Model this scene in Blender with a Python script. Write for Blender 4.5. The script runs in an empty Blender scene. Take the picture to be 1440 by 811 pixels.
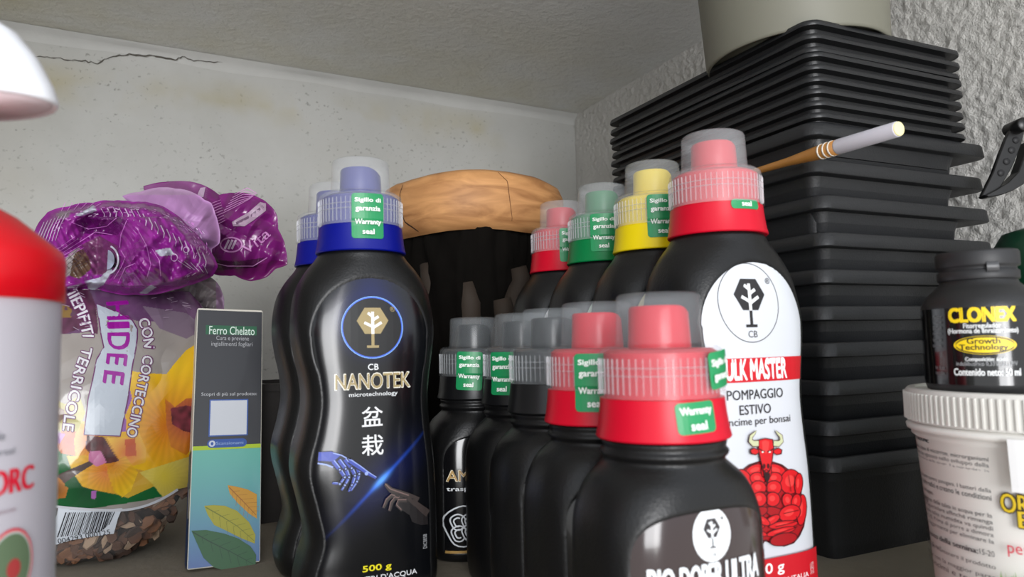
import bpy, bmesh, math, random
import numpy as np
from mathutils import Vector, Matrix, noise
random.seed(7); np.random.seed(7)
C = bpy.context.scene.collection
S = bpy.context.scene
R = math.radians
# ------------------------------------------------------------------ camera
YAW, PITCH, ROLL = R(25), R(4.3), 0.023
rt = Vector((math.cos(YAW), -math.sin(YAW), 0)); fw = Vector((math.sin(YAW), math.cos(YAW), 0)); zz = Vector((0, 0, 1))
F = fw*math.cos(PITCH) + zz*math.sin(PITCH); U0 = zz*math.cos(PITCH) - fw*math.sin(PITCH)
RR = rt*math.cos(ROLL) - U0*math.sin(ROLL); UU = U0*math.cos(ROLL) + rt*math.sin(ROLL)
cd = bpy.data.cameras.new('camera'); cam = bpy.data.objects.new('camera', cd); C.objects.link(cam)
cam.matrix_world = Matrix(((RR.x, UU.x, -F.x, 0), (RR.y, UU.y, -F.y, 0), (RR.z, UU.z, -F.z, 0), (0, 0, 0, 1)))
cd.lens = 25; cd.sensor_width = 36; cd.clip_start = .01
cd.dof.use_dof = True; cd.dof.focus_distance = .56; cd.dof.aperture_fstop = 25/1.9
S.camera = cam
# ------------------------------------------------------------------ sky light, window light, exposure
w = bpy.data.worlds.new('daylight'); S.world = w; w.use_nodes = True
nt = w.node_tree; bg = nt.nodes['Background']; bg.inputs[1].default_value = 1.25
_tc = nt.nodes.new('ShaderNodeTexCoord'); _sp = nt.nodes.new('ShaderNodeSeparateXYZ'); _rp = nt.nodes.new('ShaderNodeValToRGB')
_mr = nt.nodes.new('ShaderNodeMapRange'); _mr.inputs[1].default_value = -1; _mr.inputs[2].default_value = 1
_rp.color_ramp.elements[0].position = .30; _rp.color_ramp.elements[0].color = (.98, .95, .90, 1); _rp.color_ramp.elements[1].position = .62; _rp.color_ramp.elements[1].color = (1.0, 1.06, 1.14, 1)
nt.links.new(_tc.outputs['Generated'], _sp.inputs[0]); nt.links.new(_sp.outputs[2], _mr.inputs[0]); nt.links.new(_mr.outputs[0], _rp.inputs[0]); nt.links.new(_rp.outputs[0], bg.inputs[0])
def area(name, loc, target, sx, sy, power, col):
    l = bpy.data.lights.new(name, 'AREA'); l.shape = 'RECTANGLE'; l.size = sx; l.size_y = sy; l.energy = power; l.color = col
    o = bpy.data.objects.new(name, l); C.objects.link(o); o.location = loc
    o.rotation_euler = (Vector(target)-Vector(loc)).to_track_quat('-Z', 'Y').to_euler(); return o
wl = Vector((-1.65, -5.2, .30))
area('open_sky_window', wl, (.1, .6, .05), 2.6, 2.7, 300, (.98, .985, 1))
wl = rt*.62 - fw*2.2 + zz*.3
area('open_doorway_daylight', wl, (.1, .5, .1), .26, 1.9, 7, (1, .98, .96))
S.view_settings.view_transform = 'Standard'; S.view_settings.look = 'None'; S.view_settings.gamma = 1
S.view_settings.exposure = -0.08; S.view_settings.use_curve_mapping = False

def ray(px, py): return F + RR*((px-720)/1000) - UU*((py-405.5)/1000)
def at(px, py, Z):                      # point seen at (px,py) at horizontal depth Z
    d = ray(px, py); return d*(Z/d.dot(fw))
SH = -.145                              # top of the shelf board (eye level is 0)

# ------------------------------------------------------------------ materials
MATS = {}
def mat(name, col=(.5,.5,.5), rough=.5, metal=0, alpha=1, coat=0, spec=.5, bump=0, bscale=200, vary=0, vscale=30, vcol=False, sheen=0):
    if name in MATS: return MATS[name]
    m = bpy.data.materials.new(name); m.use_nodes = True; nt = m.node_tree; b = nt.nodes['Principled BSDF']
    b.inputs['Base Color'].default_value = (*col, 1); b.inputs['Roughness'].default_value = rough
    b.inputs['Metallic'].default_value = metal; b.inputs['Alpha'].default_value = alpha
    b.inputs['Coat Weight'].default_value = coat; b.inputs['Specular IOR Level'].default_value = spec
    tc = nt.nodes.new('ShaderNodeTexCoord')
    src = None
    if vcol:
        a = nt.nodes.new('ShaderNodeVertexColor'); a.layer_name = 'Col'; nt.links.new(a.outputs[0], b.inputs['Base Color'])
    elif vary:
        n = nt.nodes.new('ShaderNodeTexNoise'); n.inputs['Scale'].default_value = vscale; n.inputs['Detail'].default_value = 5
        mx = nt.nodes.new('ShaderNodeMix'); mx.data_type = 'RGBA'
        mx.inputs[6].default_value = (*[c*(1-vary) for c in col], 1); mx.inputs[7].default_value = (*[min(1, c*(1+vary)) for c in col], 1)
        nt.links.new(tc.outputs['Object'], n.inputs['Vector']); nt.links.new(n.outputs[0], mx.inputs[0]); nt.links.new(mx.outputs[2], b.inputs['Base Color'])
    if bump:
        n = nt.nodes.new('ShaderNodeTexNoise'); n.inputs['Scale'].default_value = bscale; n.inputs['Detail'].default_value = 4
        bp = nt.nodes.new('ShaderNodeBump'); bp.inputs['Strength'].default_value = bump; bp.inputs['Distance'].default_value = .0006
        nt.links.new(tc.outputs['Object'], n.inputs['Vector']); nt.links.new(n.outputs[0], bp.inputs['Height']); nt.links.new(bp.outputs[0], b.inputs['Normal'])
    MATS[name] = m; return m
def srgb(*c): return tuple(((v/255)/12.92 if v/255 <= .04045 else ((v/255+.055)/1.055)**2.4) for v in c)
def ink(r, g, b, rough=.42): return mat('ink_%02x%02x%02x_%d' % (r, g, b, int(rough*100)), srgb(r, g, b), rough, vary=.03)

# ------------------------------------------------------------------ object helpers
def link(o, parent=None):
    C.objects.link(o)
    if parent: o.parent = parent
    return o
def obj(name, bm, mats, parent=None, smooth=True):
    me = bpy.data.meshes.new(name); bm.to_mesh(me); bm.free()
    if not isinstance(mats, (list, tuple)): mats = [mats]
    for m in mats: me.materials.append(m)
    if smooth:
        for p in me.polygons: p.use_smooth = True
    return link(bpy.data.objects.new(name, me), parent)
def sharp(o, ang=40):
    o.data.set_sharp_from_angle(angle=R(ang)); return o
def tag(o, label, cat, group=None):
    o['label'] = label; o['category'] = cat
    if group: o['group'] = group
    return o
def thing(name, label, cat, loc=(0,0,0), rz=0, group=None, rot=None):
    o = bpy.data.objects.new(name, None); o.empty_display_size = .01; link(o); o.location = loc
    o.rotation_euler = rot if rot else (0, 0, rz); return tag(o, label, cat, group)
def struct(o): o['kind'] = 'structure'; return o
def copy_tree(o, parent=None):
    c = o.copy(); C.objects.link(c)
    if parent: c.parent = parent
    for ch in o.children: copy_tree(ch, c)
    return c
def box(bm, x0, x1, y0, y1, z0, z1, mi=0):
    v = [bm.verts.new((x, y, z)) for x in (x0, x1) for y in (y0, y1) for z in (z0, z1)]
    for f in ((0,1,3,2), (4,6,7,5), (0,4,5,1), (2,3,7,6), (0,2,6,4), (1,5,7,3)):
        bm.faces.new([v[i] for i in f]).material_index = mi
def grid(bm, P, closed_u=False, mi=0):  # P[row][col] points
    V = [[bm.verts.new(p) for p in row] for row in P]
    for a, b in zip(V[:-1], V[1:]):
        n = len(a)
        for i in range(n if closed_u else n-1):
            bm.faces.new((a[i], a[(i+1) % n], b[(i+1) % n], b[i])).material_index = mi
    return V
def lathe(bm, prof, n=48, mi=0, caps=True, cx=0, cy=0):
    P = [[(cx+r*math.cos(2*math.pi*i/n), cy+r*math.sin(2*math.pi*i/n), z) for i in range(n)] for r, z in prof]
    V = grid(bm, P, True, mi)
    if caps:
        bm.faces.new(V[0][::-1]).material_index = mi; bm.faces.new(V[-1]).material_index = mi
    return V
def tube(bm, pts, rads, n=12, mi=0):
    pts = [Vector(p) for p in pts]; P = []
    for i, p in enumerate(pts):
        d = (pts[min(i+1, len(pts)-1)]-pts[max(i-1, 0)]).normalized()
        a = d.cross(Vector((0, 0, 1)) if abs(d.z) < .9 else Vector((1, 0, 0))).normalized(); b = d.cross(a)
        r = rads[i] if isinstance(rads, (list, tuple)) else rads
        P.append([p + a*r*math.cos(2*math.pi*k/n) + b*r*math.sin(2*math.pi*k/n) for k in range(n)])
    V = grid(bm, P, True, mi); bm.faces.new(V[0][::-1]).material_index = mi; bm.faces.new(V[-1]).material_index = mi
def crom(tab, z):                       # smooth interpolation of a table of rows (key, values...)
    k = [r[0] for r in tab]
    if z <= k[0]: return np.array(tab[0][1:], float)
    if z >= k[-1]: return np.array(tab[-1][1:], float)
    i = max(j for j in range(len(k)-1) if k[j] <= z); t = (z-k[i])/(k[i+1]-k[i])
    A = [np.array(r[1:], float) for r in tab]
    def m(j):
        if j == 0: return (A[1]-A[0])/(k[1]-k[0])
        if j == len(k)-1: return (A[-1]-A[-2])/(k[-1]-k[-2])
        return (A[j+1]-A[j-1])/(k[j+1]-k[j-1])
    h = k[i+1]-k[i]; t2, t3 = t*t, t*t*t
    return (2*t3-3*t2+1)*A[i] + (t3-2*t2+t)*h*m(i) + (-2*t3+3*t2)*A[i+1] + (t3-t2)*h*m(i+1)

# ------------------------------------------------------------------ flat print laid on a surface
TXT = {}
def text2d(s, bold=0.0, res=3):
    bold = 0; key = (s, 0)
    if key in TXT: return TXT[key]
    cu = bpy.data.curves.new('t', 'FONT'); cu.body = s; cu.size = 1; cu.offset = bold; cu.resolution_u = res; cu.fill_mode = 'FRONT'
    o = bpy.data.objects.new('t', cu); C.objects.link(o); bpy.context.view_layer.update()
    me = bpy.data.meshes.new_from_object(o.evaluated_get(bpy.context.evaluated_depsgraph_get()))
    vs = np.array([v.co[:2] for v in me.vertices]); fs = [tuple(p.vertices) for p in me.polygons]
    bpy.data.objects.remove(o); bpy.data.curves.remove(cu); bpy.data.meshes.remove(me)
    lo, hi = vs.min(0), vs.max(0)
    TXT[key] = ((vs-lo)/(hi-lo), fs, (hi-lo)[0]/(hi-lo)[1]); return TXT[key]
class Print:                            # collects coloured flat shapes in (u,v), then lays them on a surface
    def __init__(s): s.items = []
    def shape(s, vs, fs, m): s.items.append((np.array(vs, float), fs, m))
    def poly(s, pts, m): s.shape(pts, [tuple(range(len(pts)))], m)
    def ell(s, cx, cy, rx, ry, m, n=28, rot=0):
        c, sn = math.cos(rot), math.sin(rot)
        s.poly([(cx+rx*math.cos(a)*c-ry*math.sin(a)*sn, cy+rx*math.cos(a)*sn+ry*math.sin(a)*c) for a in (2*math.pi*i/n for i in range(n))], m)
    def strip(s, pts, w, m, closed=False):
        pts = [Vector(p) for p in pts]; n = len(pts); vs = []; fs = []
        for i, p in enumerate(pts):
            a = pts[(i-1) % n] if closed or i else p; b = pts[(i+1) % n] if closed or i < n-1 else p
            d = (b-a).normalized(); nn = Vector((-d.y, d.x)); ww = (w[i] if isinstance(w, (list, tuple)) else w)/2
            vs += [p+nn*ww, p-nn*ww]
        for i in range(n if closed else n-1):
            j = (i+1) % n; fs.append((2*i, 2*i+1, 2*j+1, 2*j))
        s.shape([tuple(v) for v in vs], fs, m)
    def ring(s, cx, cy, rx, ry, w, m, n=48):
        s.strip([(cx+rx*math.cos(2*math.pi*i/n), cy+ry*math.sin(2*math.pi*i/n)) for i in range(n)], w, m, True)
    def text(s, t, x0, y0, x1, y1, m, bold=0.0, rot=None, skew=0):
        # the text's own box is fitted into x0..x1, y0..y1; rot='cw' reads top to bottom
        vs, fs, _ = text2d(t, bold)
        if rot == 'cw': v2 = np.column_stack((x0+(x1-x0)*vs[:, 1], y1-(y1-y0)*vs[:, 0]))
        elif rot == 'ccw': v2 = np.column_stack((x1-(x1-x0)*vs[:, 1], y0+(y1-y0)*vs[:, 0]))
        else: v2 = np.column_stack((x0+(x1-x0)*vs[:, 0], y0+(y1-y0)*vs[:, 1]+skew*vs[:, 0]))
        if bold:
            d = bold*min(abs(x1-x0), abs(y1-y0))*.7
            for k in range(6): s.shape(v2+np.array((d*math.cos(k*1.047), d*math.sin(k*1.047))), fs, m)
        s.shape(v2, fs, m)
    def textc(s, t, cx, y0, h, m, bold=0.0, maxw=None, align=0, sx=1):
        _, _, asp = text2d(t, bold); wd = h*asp*sx
        if maxw and wd > maxw: wd = maxw
        x0 = cx-wd/2 if align == 0 else (cx if align < 0 else cx-wd)
        s.text(t, x0, y0, x0+wd, y0+h, m, bold)
    def build(s, name, fmap, parent, step=.004, lift=.00006, base=.0001):
        bm = bmesh.new(); ms = []
        for k, (vs, fs, m) in enumerate(s.items):
            if m not in ms: ms.append(m)
            b2 = bmesh.new(); V = [b2.verts.new((x, y, 0)) for x, y in vs]
            for f in fs:
                if len(set(f)) < 3: continue
                try: b2.faces.new([V[i] for i in f])
                except ValueError: pass
            if step:
                lo, hi = vs.min(0), vs.max(0)
                for ax in (0, 1):
                    q = math.floor(lo[ax]/step)+1
                    while q*step < hi[ax]:
                        co = [0, 0, 0]; no = [0, 0, 0]; co[ax] = q*step; no[ax] = 1
                        bmesh.ops.bisect_plane(b2, geom=b2.verts[:]+b2.edges[:]+b2.faces[:], plane_co=co, plane_no=no, dist=1e-7); q += 1
            off = base+lift*k; mp = {}
            for v in b2.verts: mp[v] = bm.verts.new(fmap(v.co.x, v.co.y, off))
            for f in b2.faces: bm.faces.new([mp[v] for v in f.verts]).material_index = ms.index(m)
            b2.free()
        return obj(name, bm, ms, parent, smooth=False)
def colour_mesh(o, fn):                 # printed colour per vertex from fn(x, y, z)
    at_ = o.data.color_attributes.new('Col', 'FLOAT_COLOR', 'POINT')
    buf = np.empty(len(o.data.vertices)*4, np.float32)
    for i, v in enumerate(o.data.vertices):
        c = fn(*v.co); buf[4*i:4*i+4] = (c[0], c[1], c[2], 1)
    at_.data.foreach_set('color', buf)

#@@ROOM
# ------------------------------------------------------------------ the concrete niche
def plaster(name, c1, c2, rough_bump, bscale, stain=None, pits=0):
    m = bpy.data.materials.new(name); m.use_nodes = True; nt = m.node_tree; N = nt.nodes; L = nt.links; b = N['Principled BSDF']
    b.inputs['Roughness'].default_value = 1.5; b.inputs['Specular IOR Level'].default_value = .25
    tc = N.new('ShaderNodeTexCoord')
    def nz(sc, det=5, ro=.6, typ='ShaderNodeTexNoise'):
        n = N.new(typ); n.inputs['Scale'].default_value = sc
        if typ == 'ShaderNodeTexNoise': n.inputs['Detail'].default_value = det; n.inputs['Roughness'].default_value = ro
        L.new(tc.outputs['Object'], n.inputs['Vector']); return n
    def ramp(src, a, b_, ca, cb):
        r = N.new('ShaderNodeValToRGB'); r.color_ramp.elements[0].position = a; r.color_ramp.elements[1].position = b_
        r.color_ramp.elements[0].color = (*ca, 1); r.color_ramp.elements[1].color = (*cb, 1); L.new(src, r.inputs[0]); return r
    base = ramp(nz(3.2, 6, .62).outputs[0], .35, .68, c1, c2).outputs[0]
    def mul(a, fac_src, colr):
        mx = N.new('ShaderNodeMix'); mx.data_type = 'RGBA'; mx.blend_type = 'MULTIPLY'; L.new(fac_src, mx.inputs[0]); L.new(a, mx.inputs[6]); mx.inputs[7].default_value = (*colr, 1); return mx.outputs[2]
    if stain:
        for (axis, pos, width, scn, colr, strength) in stain:
            sp = N.new('ShaderNodeSeparateXYZ'); L.new(tc.outputs['Object'], sp.inputs[0])
            mr = N.new('ShaderNodeMath'); mr.operation = 'SUBTRACT'; L.new(sp.outputs[axis], mr.inputs[0]); mr.inputs[1].default_value = pos
            ab = N.new('ShaderNodeMath'); ab.operation = 'ABSOLUTE'; L.new(mr.outputs[0], ab.inputs[0])
            mp = N.new('ShaderNodeMapRange'); L.new(ab.outputs[0], mp.inputs[0]); mp.inputs[1].default_value = 0; mp.inputs[2].default_value = width; mp.inputs[3].default_value = 1; mp.inputs[4].default_value = 0
            r = ramp(nz(scn, 4).outputs[0], .42, .62, (0, 0, 0), (1, 1, 1))
            mm = N.new('ShaderNodeMath'); mm.operation = 'MULTIPLY'; L.new(mp.outputs[0], mm.inputs[0]); L.new(r.outputs[0], mm.inputs[1])
            m3 = N.new('ShaderNodeMath'); m3.operation = 'MULTIPLY'; L.new(mm.outputs[0], m3.inputs[0]); m3.inputs[1].default_value = strength
            base = mul(base, m3.outputs[0], colr)
    if pits:
        pn = nz(190, 2, .5); r = ramp(pn.outputs[0], .635, .70, (0, 0, 0), (1, 1, 1))
        pm = nz(9, 3); r2 = ramp(pm.outputs[0], .38, .6, (0, 0, 0), (1, 1, 1))
        mm = N.new('ShaderNodeMath'); mm.operation = 'MULTIPLY'; L.new(r.outputs[0], mm.inputs[0]); L.new(r2.outputs[0], mm.inputs[1])
        m3 = N.new('ShaderNodeMath'); m3.operation = 'MULTIPLY'; L.new(mm.outputs[0], m3.inputs[0]); m3.inputs[1].default_value = pits
        base = mul(base, m3.outputs[0], (.35, .34, .32))
    L.new(base, b.inputs['Base Color'])
    bn = nz(bscale, 6, .65); bp = N.new('ShaderNodeBump'); bp.inputs['Strength'].default_value = rough_bump; bp.inputs['Distance'].default_value = .004
    L.new(bn.outputs[0], bp.inputs['Height']); L.new(bp.outputs[0], b.inputs['Normal'])
    return m
M_wall = plaster('smooth_grey_render', srgb(178,178,174), srgb(196,196,193), .12, 60, [(2, .335, .035, 5, srgb(240,226,178), .8), (2, .20, .2, 2.5, srgb(234,228,214), .5)], pits=.55)
M_rough = plaster('rough_roughcast', srgb(212,210,205), srgb(226,224,220), 1, 330, None, pits=.3)
M_ceil = plaster('rough_painted_ceiling', srgb(230,231,229), srgb(240,241,240), 1, 95, [(1, .98, .30, 2.2, srgb(232,222,186), .8)])
M_shelf = plaster('shelf_render', srgb(128,120,106), srgb(150,143,130), .3, 80)
XW, YW, ZC = .60, 1.02, .379
def slab(name, x0, x1, y0, y1, z0, z1, m):
    bm = bmesh.new(); box(bm, x0, x1, y0, y1, z0, z1); return struct(obj(name, bm, m, smooth=False))
zc = lambda x: ZC+.0275*(XW-x)       # the ceiling falls slightly to the right
slab('wall_back', -.66, XW+.06, YW, YW+.06, SH, ZC+.034, M_wall)
slab('wall_left', -.66, -.60, .0, YW, SH, ZC+.032, M_wall)
cl_ = slab('ceiling', -.66, XW+.06, -.02, YW, ZC, ZC+.06, M_ceil)
for v in cl_.data.vertices: v.co.z += .0275*(XW-v.co.x)
slab('floor', -.66, XW+.06, .12, YW+.06, SH-.05, SH, M_shelf)
# right wall: roughcast with real relief
bm = bmesh.new(); ny, nz_ = 520, 270; P = []
for j in range(nz_+1):
    row = []
    for i in range(ny+1):
        y = .02+(YW-.02)*i/ny; z = SH+(ZC-SH)*j/nz_
        d = noise.fractal(Vector((y*110, z*110, 3)), 1.0, 2.0, 3)*.0013 + max(0, noise.noise(Vector((y*210, z*210, 9))))*.0022
        row.append((XW-.001-max(-.002, d) if 0 < i < ny and 0 < j < nz_ else XW, y, z))
    P.append(row)
grid(bm, P); V = bm.verts
wr = struct(obj('wall_right', bm, M_rough))
slab('trim_1', XW+.0026, XW+.06, -.02, YW, SH, ZC, M_rough)
# pale cove along the ceiling line and the crack under it
bm = bmesh.new(); P = []
for t in range(90):
    x = -.598+1.197*t/89; h = .008+.004*noise.noise(Vector((x*9, 0, 0)))
    P.append([(x, YW-.0003, zc(x)-h-.008), (x, YW-.0025, zc(x)-h), (x, YW-.007, zc(x)-.005), (x, YW-.013, zc(x)-.0005)])
grid(bm, P); struct(obj('trim_2', bm, plaster('cove_render', srgb(190,190,187), srgb(206,206,203), .2, 70)))
CR = [(20, 76), (38, 79), (62, 79), (80, 81), (100, 85), (120, 86), (137, 89), (150, 82), (168, 78), (182, 77), (200, 79), (220, 80), (246, 86), (256, 81), (272, 86), (295, 89), (318, 89), (335, 86), (346, 80)]
pts = []
for (x, y) in CR:
    d = ray(x, y); t = (YW-.0006)/d.y; p = d*t; pts.append((p.x, p.z))
fine = []
for (a, b) in zip(pts[:-1], pts[1:]):
    for k in range(4):
        t = k/4; fine.append((a[0]*(1-t)+b[0]*t, a[1]*(1-t)+b[1]*t+random.uniform(-.0012, .0012)))
pr = Print(); pr.strip(fine, [random.uniform(.0008, .0022) for _ in fine], ink(84, 80, 74, .9))
crk = pr.build('crack', lambda x, z, o: (x, YW-.0003-o-max(0, (z-(zc(x)-.022))*.30+.0004), z), bpy.data.objects['wall_back'], step=0); 

#@@BOTTLES
# ------------------------------------------------------------------ fertiliser bottles
M_black = mat('black_satin_polyethylene', srgb(15,15,16), .36, spec=.4, bump=.25, bscale=900)
M_blackcap = mat('black_cap_plastic', srgb(18,18,20), .35)
M_milk = mat('frosted_measuring_plastic', srgb(212,215,218), .26, alpha=.23)
M_milkrib = mat('frosted_rib_plastic', srgb(230,232,236), .3, alpha=.30)
M_clear = mat('smoky_measuring_plastic', srgb(190,196,200), .14, alpha=.15)
M_clearrib = mat('smoky_rib_plastic', srgb(214,218,222), .2, alpha=.3)
CAPS = {'blue': srgb(2,14,128), 'red': srgb(200,4,38), 'green': srgb(0,118,62), 'yellow': srgb(232,206,6), 'black': srgb(16,16,18)}
M_cap = {k: mat(k+'_cap_plastic', v, .36, spec=.35) for k, v in CAPS.items()}
M_seal = mat('green_seal_film', srgb(28,140,84), .38)
M_sealprint = ink(244, 250, 244)
RC = .0247
def cap_rad(h): return np.interp(h, [0, .004, .0155, .0175, .033, .0355], [.0266, .0258, .0245, RC+.0002, RC, .0235])
def make_cap(parent, z0, color, clear=False, seals=(), rot=0.0):
    """coloured skirt and drum, pouring spout, translucent measuring cup with its ribbed ring, green seal"""
    bm = bmesh.new()
    lathe(bm, [(.0262, 0), (.0266, .0006), (.0258, .004), (.0250, .010), (.0245, .0155), (.0228, .0157), (.0226, .033), (.0205, .0345), (.0135, .0346)], 64)
    c = sharp(obj('cap', bm, M_cap[color], parent), 45); c.location = (0, 0, z0)
    bm = bmesh.new(); n = 32; prof = [(.0126, .0347), (.0122, .042), (.0119, .0505), (.0112, .0515)]
    P = [[(r*math.cos(2*math.pi*i/n), r*math.sin(2*math.pi*i/n), z-(max(0, math.cos(2*math.pi*i/n+.2))**3*.0030 if k > 1 else 0)) for i in range(n)] for k, (r, z) in enumerate(prof)]
    V = grid(bm, P, True); bm.faces.new(V[-1]); bm.faces.new(V[0][::-1])
    s = sharp(obj('spout', bm, M_cap[color], parent), 45); s.location = (0, 0, z0)
    bm = bmesh.new()
    prof = [(RC+.0006, .0158), (RC+.0005, .017), (RC, .032), (RC-.0006, .0344), (RC-.0026, .0358), (.0184, .0361), (.0177, .0368), (.0172, .047), (.0169, .0548), (.0163, .0560), (.0150, .0566), (.0, .0567)]
    P = [[(r*math.cos(2*math.pi*i/64), r*math.sin(2*math.pi*i/64), z) for i in range(64)] for r, z in prof[:-1]]
    V = grid(bm, P, True); ctr = bm.verts.new((0, 0, .0567))
    for i in range(64): bm.faces.new((V[-1][i], V[-1][(i+1) % 64], ctr))
    for i in range(56):
        a = 2*math.pi*i/56
        for (r0, r1, za, zb) in ((RC-.0002, RC+.00035, .0175, .031),):
            v = []
            for (rr, aa) in ((r0, a-.010), (r1, a-.006), (r1, a+.006), (r0, a+.010)):
                for z in (za, zb): v.append(bm.verts.new((rr*math.cos(aa), rr*math.sin(aa), z)))
            for q in ((0, 1, 3, 2), (2, 3, 5, 4), (4, 5, 7, 6)): bm.faces.new([v[k] for k in q]).material_index = 1
    for zr in (.0245, .0275):
        lathe(bm, [(RC+.0001, zr-.0003), (RC+.00055, zr), (RC+.0001, zr+.0003)], 64, 1, False)
    m = sharp(obj('measuring_cup', bm, [M_clear, M_clearrib] if clear else [M_milk, M_milkrib], parent), 40); m.location = (0, 0, z0)
    for (ang, lo, hi, wd, lines, tilt) in seals:
        sp = Print(); hw = wd/2; hh = (hi-lo)/2; cy = (lo+hi)/2; q = .0018; pts = []
        for (sx, sy, a0) in ((1, 1, 0), (-1, 1, 90), (-1, -1, 180), (1, -1, 270)):
            for k in range(4):
                a = R(a0+30*k); pts.append((sx*(hw-q)+q*math.cos(a), cy+sy*(hh-q)+q*math.sin(a)))
        sp.poly(pts, M_seal)
        for (tx, y0, h, sw) in lines: sp.text(tx, -hw*sw, y0, hw*sw, y0+h, M_sealprint, .06)
        ct, st = math.cos(tilt), math.sin(tilt)
        def fm(u, v, o, ang=ang, cy=cy, ct=ct, st=st, z0=z0):
            u, v = u*ct-(v-cy)*st, cy+u*st+(v-cy)*ct
            r = max(cap_rad(v), RC+.0006 if v > .0165 else 0)+.0003+o; a = ang+u/r
            return (r*math.cos(a), r*math.sin(a), v+z0)
        sp.build('warranty_seal', fm, parent, step=.002)
SEAL = [('Sigillo di', .0268, .0030, .80), ('garanzia', .0215, .0034, .76), ('Warranty', .0138, .0036, .80), ('seal', .0088, .0030, .36)]
def seal(ang, wd=.0185, lo=.0065, hi=.0325, lines=SEAL, tilt=0): return (ang, lo, hi, wd, lines, tilt)

TALL = [(0, .0345, .0350, .0240, 3.2), (.0025, .0372, .0378, .0268, 3.4), (.012, .0392, .0405, .0292, 3.8), (.024, .0372, .0407, .0292, 3.8), (.039, .0332, .0407, .0292, 3.8), (.056, .0362, .0405, .0292, 3.8), (.073, .0402, .0398, .0292, 3.8), (.083, .0402, .0390, .0292, 3.8),
        (.098, .0365, .0372, .0292, 3.8), (.113, .0342, .0362, .0292, 3.8), (.126, .0352, .0372, .0292, 3.8), (.140, .0382, .0394, .0292, 3.7), (.153, .0402, .0410, .0290, 3.5), (.166, .0400, .0404, .0284, 3.1), (.178, .0378, .0382, .0274, 2.7), (.188, .0326, .0330, .0260, 2.3), (.195, .0272, .0274, .0246, 2.05), (.199, .0245, .0245, .0240, 2), (.2005, .0225, .0225, .0225, 2), (.205, .0215, .0215, .0215, 2)]
SMALL = [(0, .0325, .0325, .0250, 2.6), (.002, .0350, .0350, .0272, 2.7), (.010, .0363, .0363, .0286, 2.8), (.040, .0365, .0365, .0287, 2.8), (.066, .0365, .0365, .0287, 2.8), (.076, .0360, .0360, .0284, 2.75), (.084, .0342, .0342, .0276, 2.6), (.091, .0306, .0306, .0262, 2.4), (.0955, .0262, .0262, .0245, 2.15), (.0978, .0238, .0238, .0238, 2), (.0990, .0238, .0238, .0238, 2), (.1003, .0250, .0250, .0250, 2), (.1016, .0252, .0252, .0252, 2), (.1028, .0241, .0241, .0241, 2), (.1045, .0245, .0245, .0245, 2), (.1058, .0245, .0245, .0245, 2), (.107, .0225, .0225, .0225, 2), (.110, .0215, .0215, .0215, 2)]
def lab_tall(z):
    xl, xr, _, _ = crom(TALL, z)
    if z > .150: a = math.sqrt(max(0, 1-((z-.150)/.0345)**2)); return .0335*a, .0335*a
    k = min(1, (.150-z)/.02); return .0335*(1-k)+(xl-.0066)*k, .0335*(1-k)+(xr-.0066)*k
def lab_small(z):
    if z > .062:
        a = max(0, 1-((z-.062)/.0215)**3.2)**(1/3.2); return .0320*a, .0320*a
    return .0320, .0320
def front_y(tab, x, z, recess=0):
    xl, xr, ty, e = crom(tab, z); h = xr if x >= 0 else xl
    return -ty*(max(0, 1-abs(x/h)**e))**(1/e)+recess
def make_body(kind_, tab, lab, ztop_lab, zlo_lab, n=168, m=130):
    bm = bmesh.new(); P = []; H = tab[-1][0]
    for j in range(m+1):
        z = H*j/m; xl, xr, ty, e = crom(tab, z); row = []
        lL, lR = lab(z) if zlo_lab-.004 < z < ztop_lab+.003 else (0, 0)
        for i in range(n):
            a = 2*math.pi*i/n; c, s_ = math.cos(a), math.sin(a)
            x = (xr if c >= 0 else xl)*math.copysign(abs(c)**(2/e), c); y = ty*math.copysign(abs(s_)**(2/e), s_)
            if s_ < 0 and zlo_lab < z < ztop_lab:
                hw = lR if x >= 0 else lL
                if kind_ == 'tall' and z > .150: d = .0340-math.hypot(x, z-.150)
                elif kind_ == 'small' and z > .062: d = (1-((abs(x)/.0327)**3.2+((z-.062)/.0215)**3.2)**(1/3.2))*.0215
                else: d = min(hw-abs(x), z-zlo_lab)
                t = min(1, max(0, d/.0022)); y += .0011*t*t*(3-2*t)
            row.append((x, y, z))
        P.append(row)
    V = grid(bm, P, True); bm.faces.new(V[0][::-1]); bm.faces.new(V[-1])
    o = obj('body', bm, M_black); C.objects.unlink(o); return o.data
BODY = {'tall': make_body('tall', TALL, lab_tall, .1845, .006), 'small': make_body('small', SMALL, lab_small, .0835, .006)}
def fmap_of(kind, rec=.0011):
    tab = TALL if kind == 'tall' else SMALL
    return lambda x, z, o: (x, front_y(tab, x, z)+rec-.0005-o, z)
def make_label(parent, kind, material, colfn=None, zlo=.007, inset=.0006, nz=110, nx=36):
    lab = lab_tall if kind == 'tall' else lab_small; top = .1842 if kind == 'tall' else .0832
    fm = fmap_of(kind); bm = bmesh.new(); P = []
    for j in range(nz+1):
        t = j/nz; z = zlo+(top-zlo)*(1-(1-t)**1.5); l, r = lab(z); l = max(.0003, l-inset); r = max(.0003, r-inset)
        P.append([fm(-l+(l+r)*i/nx, z, 0) for i in range(nx+1)])
    grid(bm, P); o = obj('label', bm, material, parent)
    if colfn: colour_mesh(o, colfn)
    return o
def bottle(kind, color, px, py, Z, label, rz=0, clear=False, seals=(), tilt=(0, 0), name='fertiliser_bottle', group=None):
    p = at(px, py, Z)
    t = thing(name, label, 'bottle', (p.x, p.y, SH), group=group, rot=(tilt[0], tilt[1], rz))
    link(bpy.data.objects.new('body', BODY[kind]), t)
    make_cap(t, .199 if kind == 'tall' else .1065, color, clear, seals)
    return t
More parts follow.
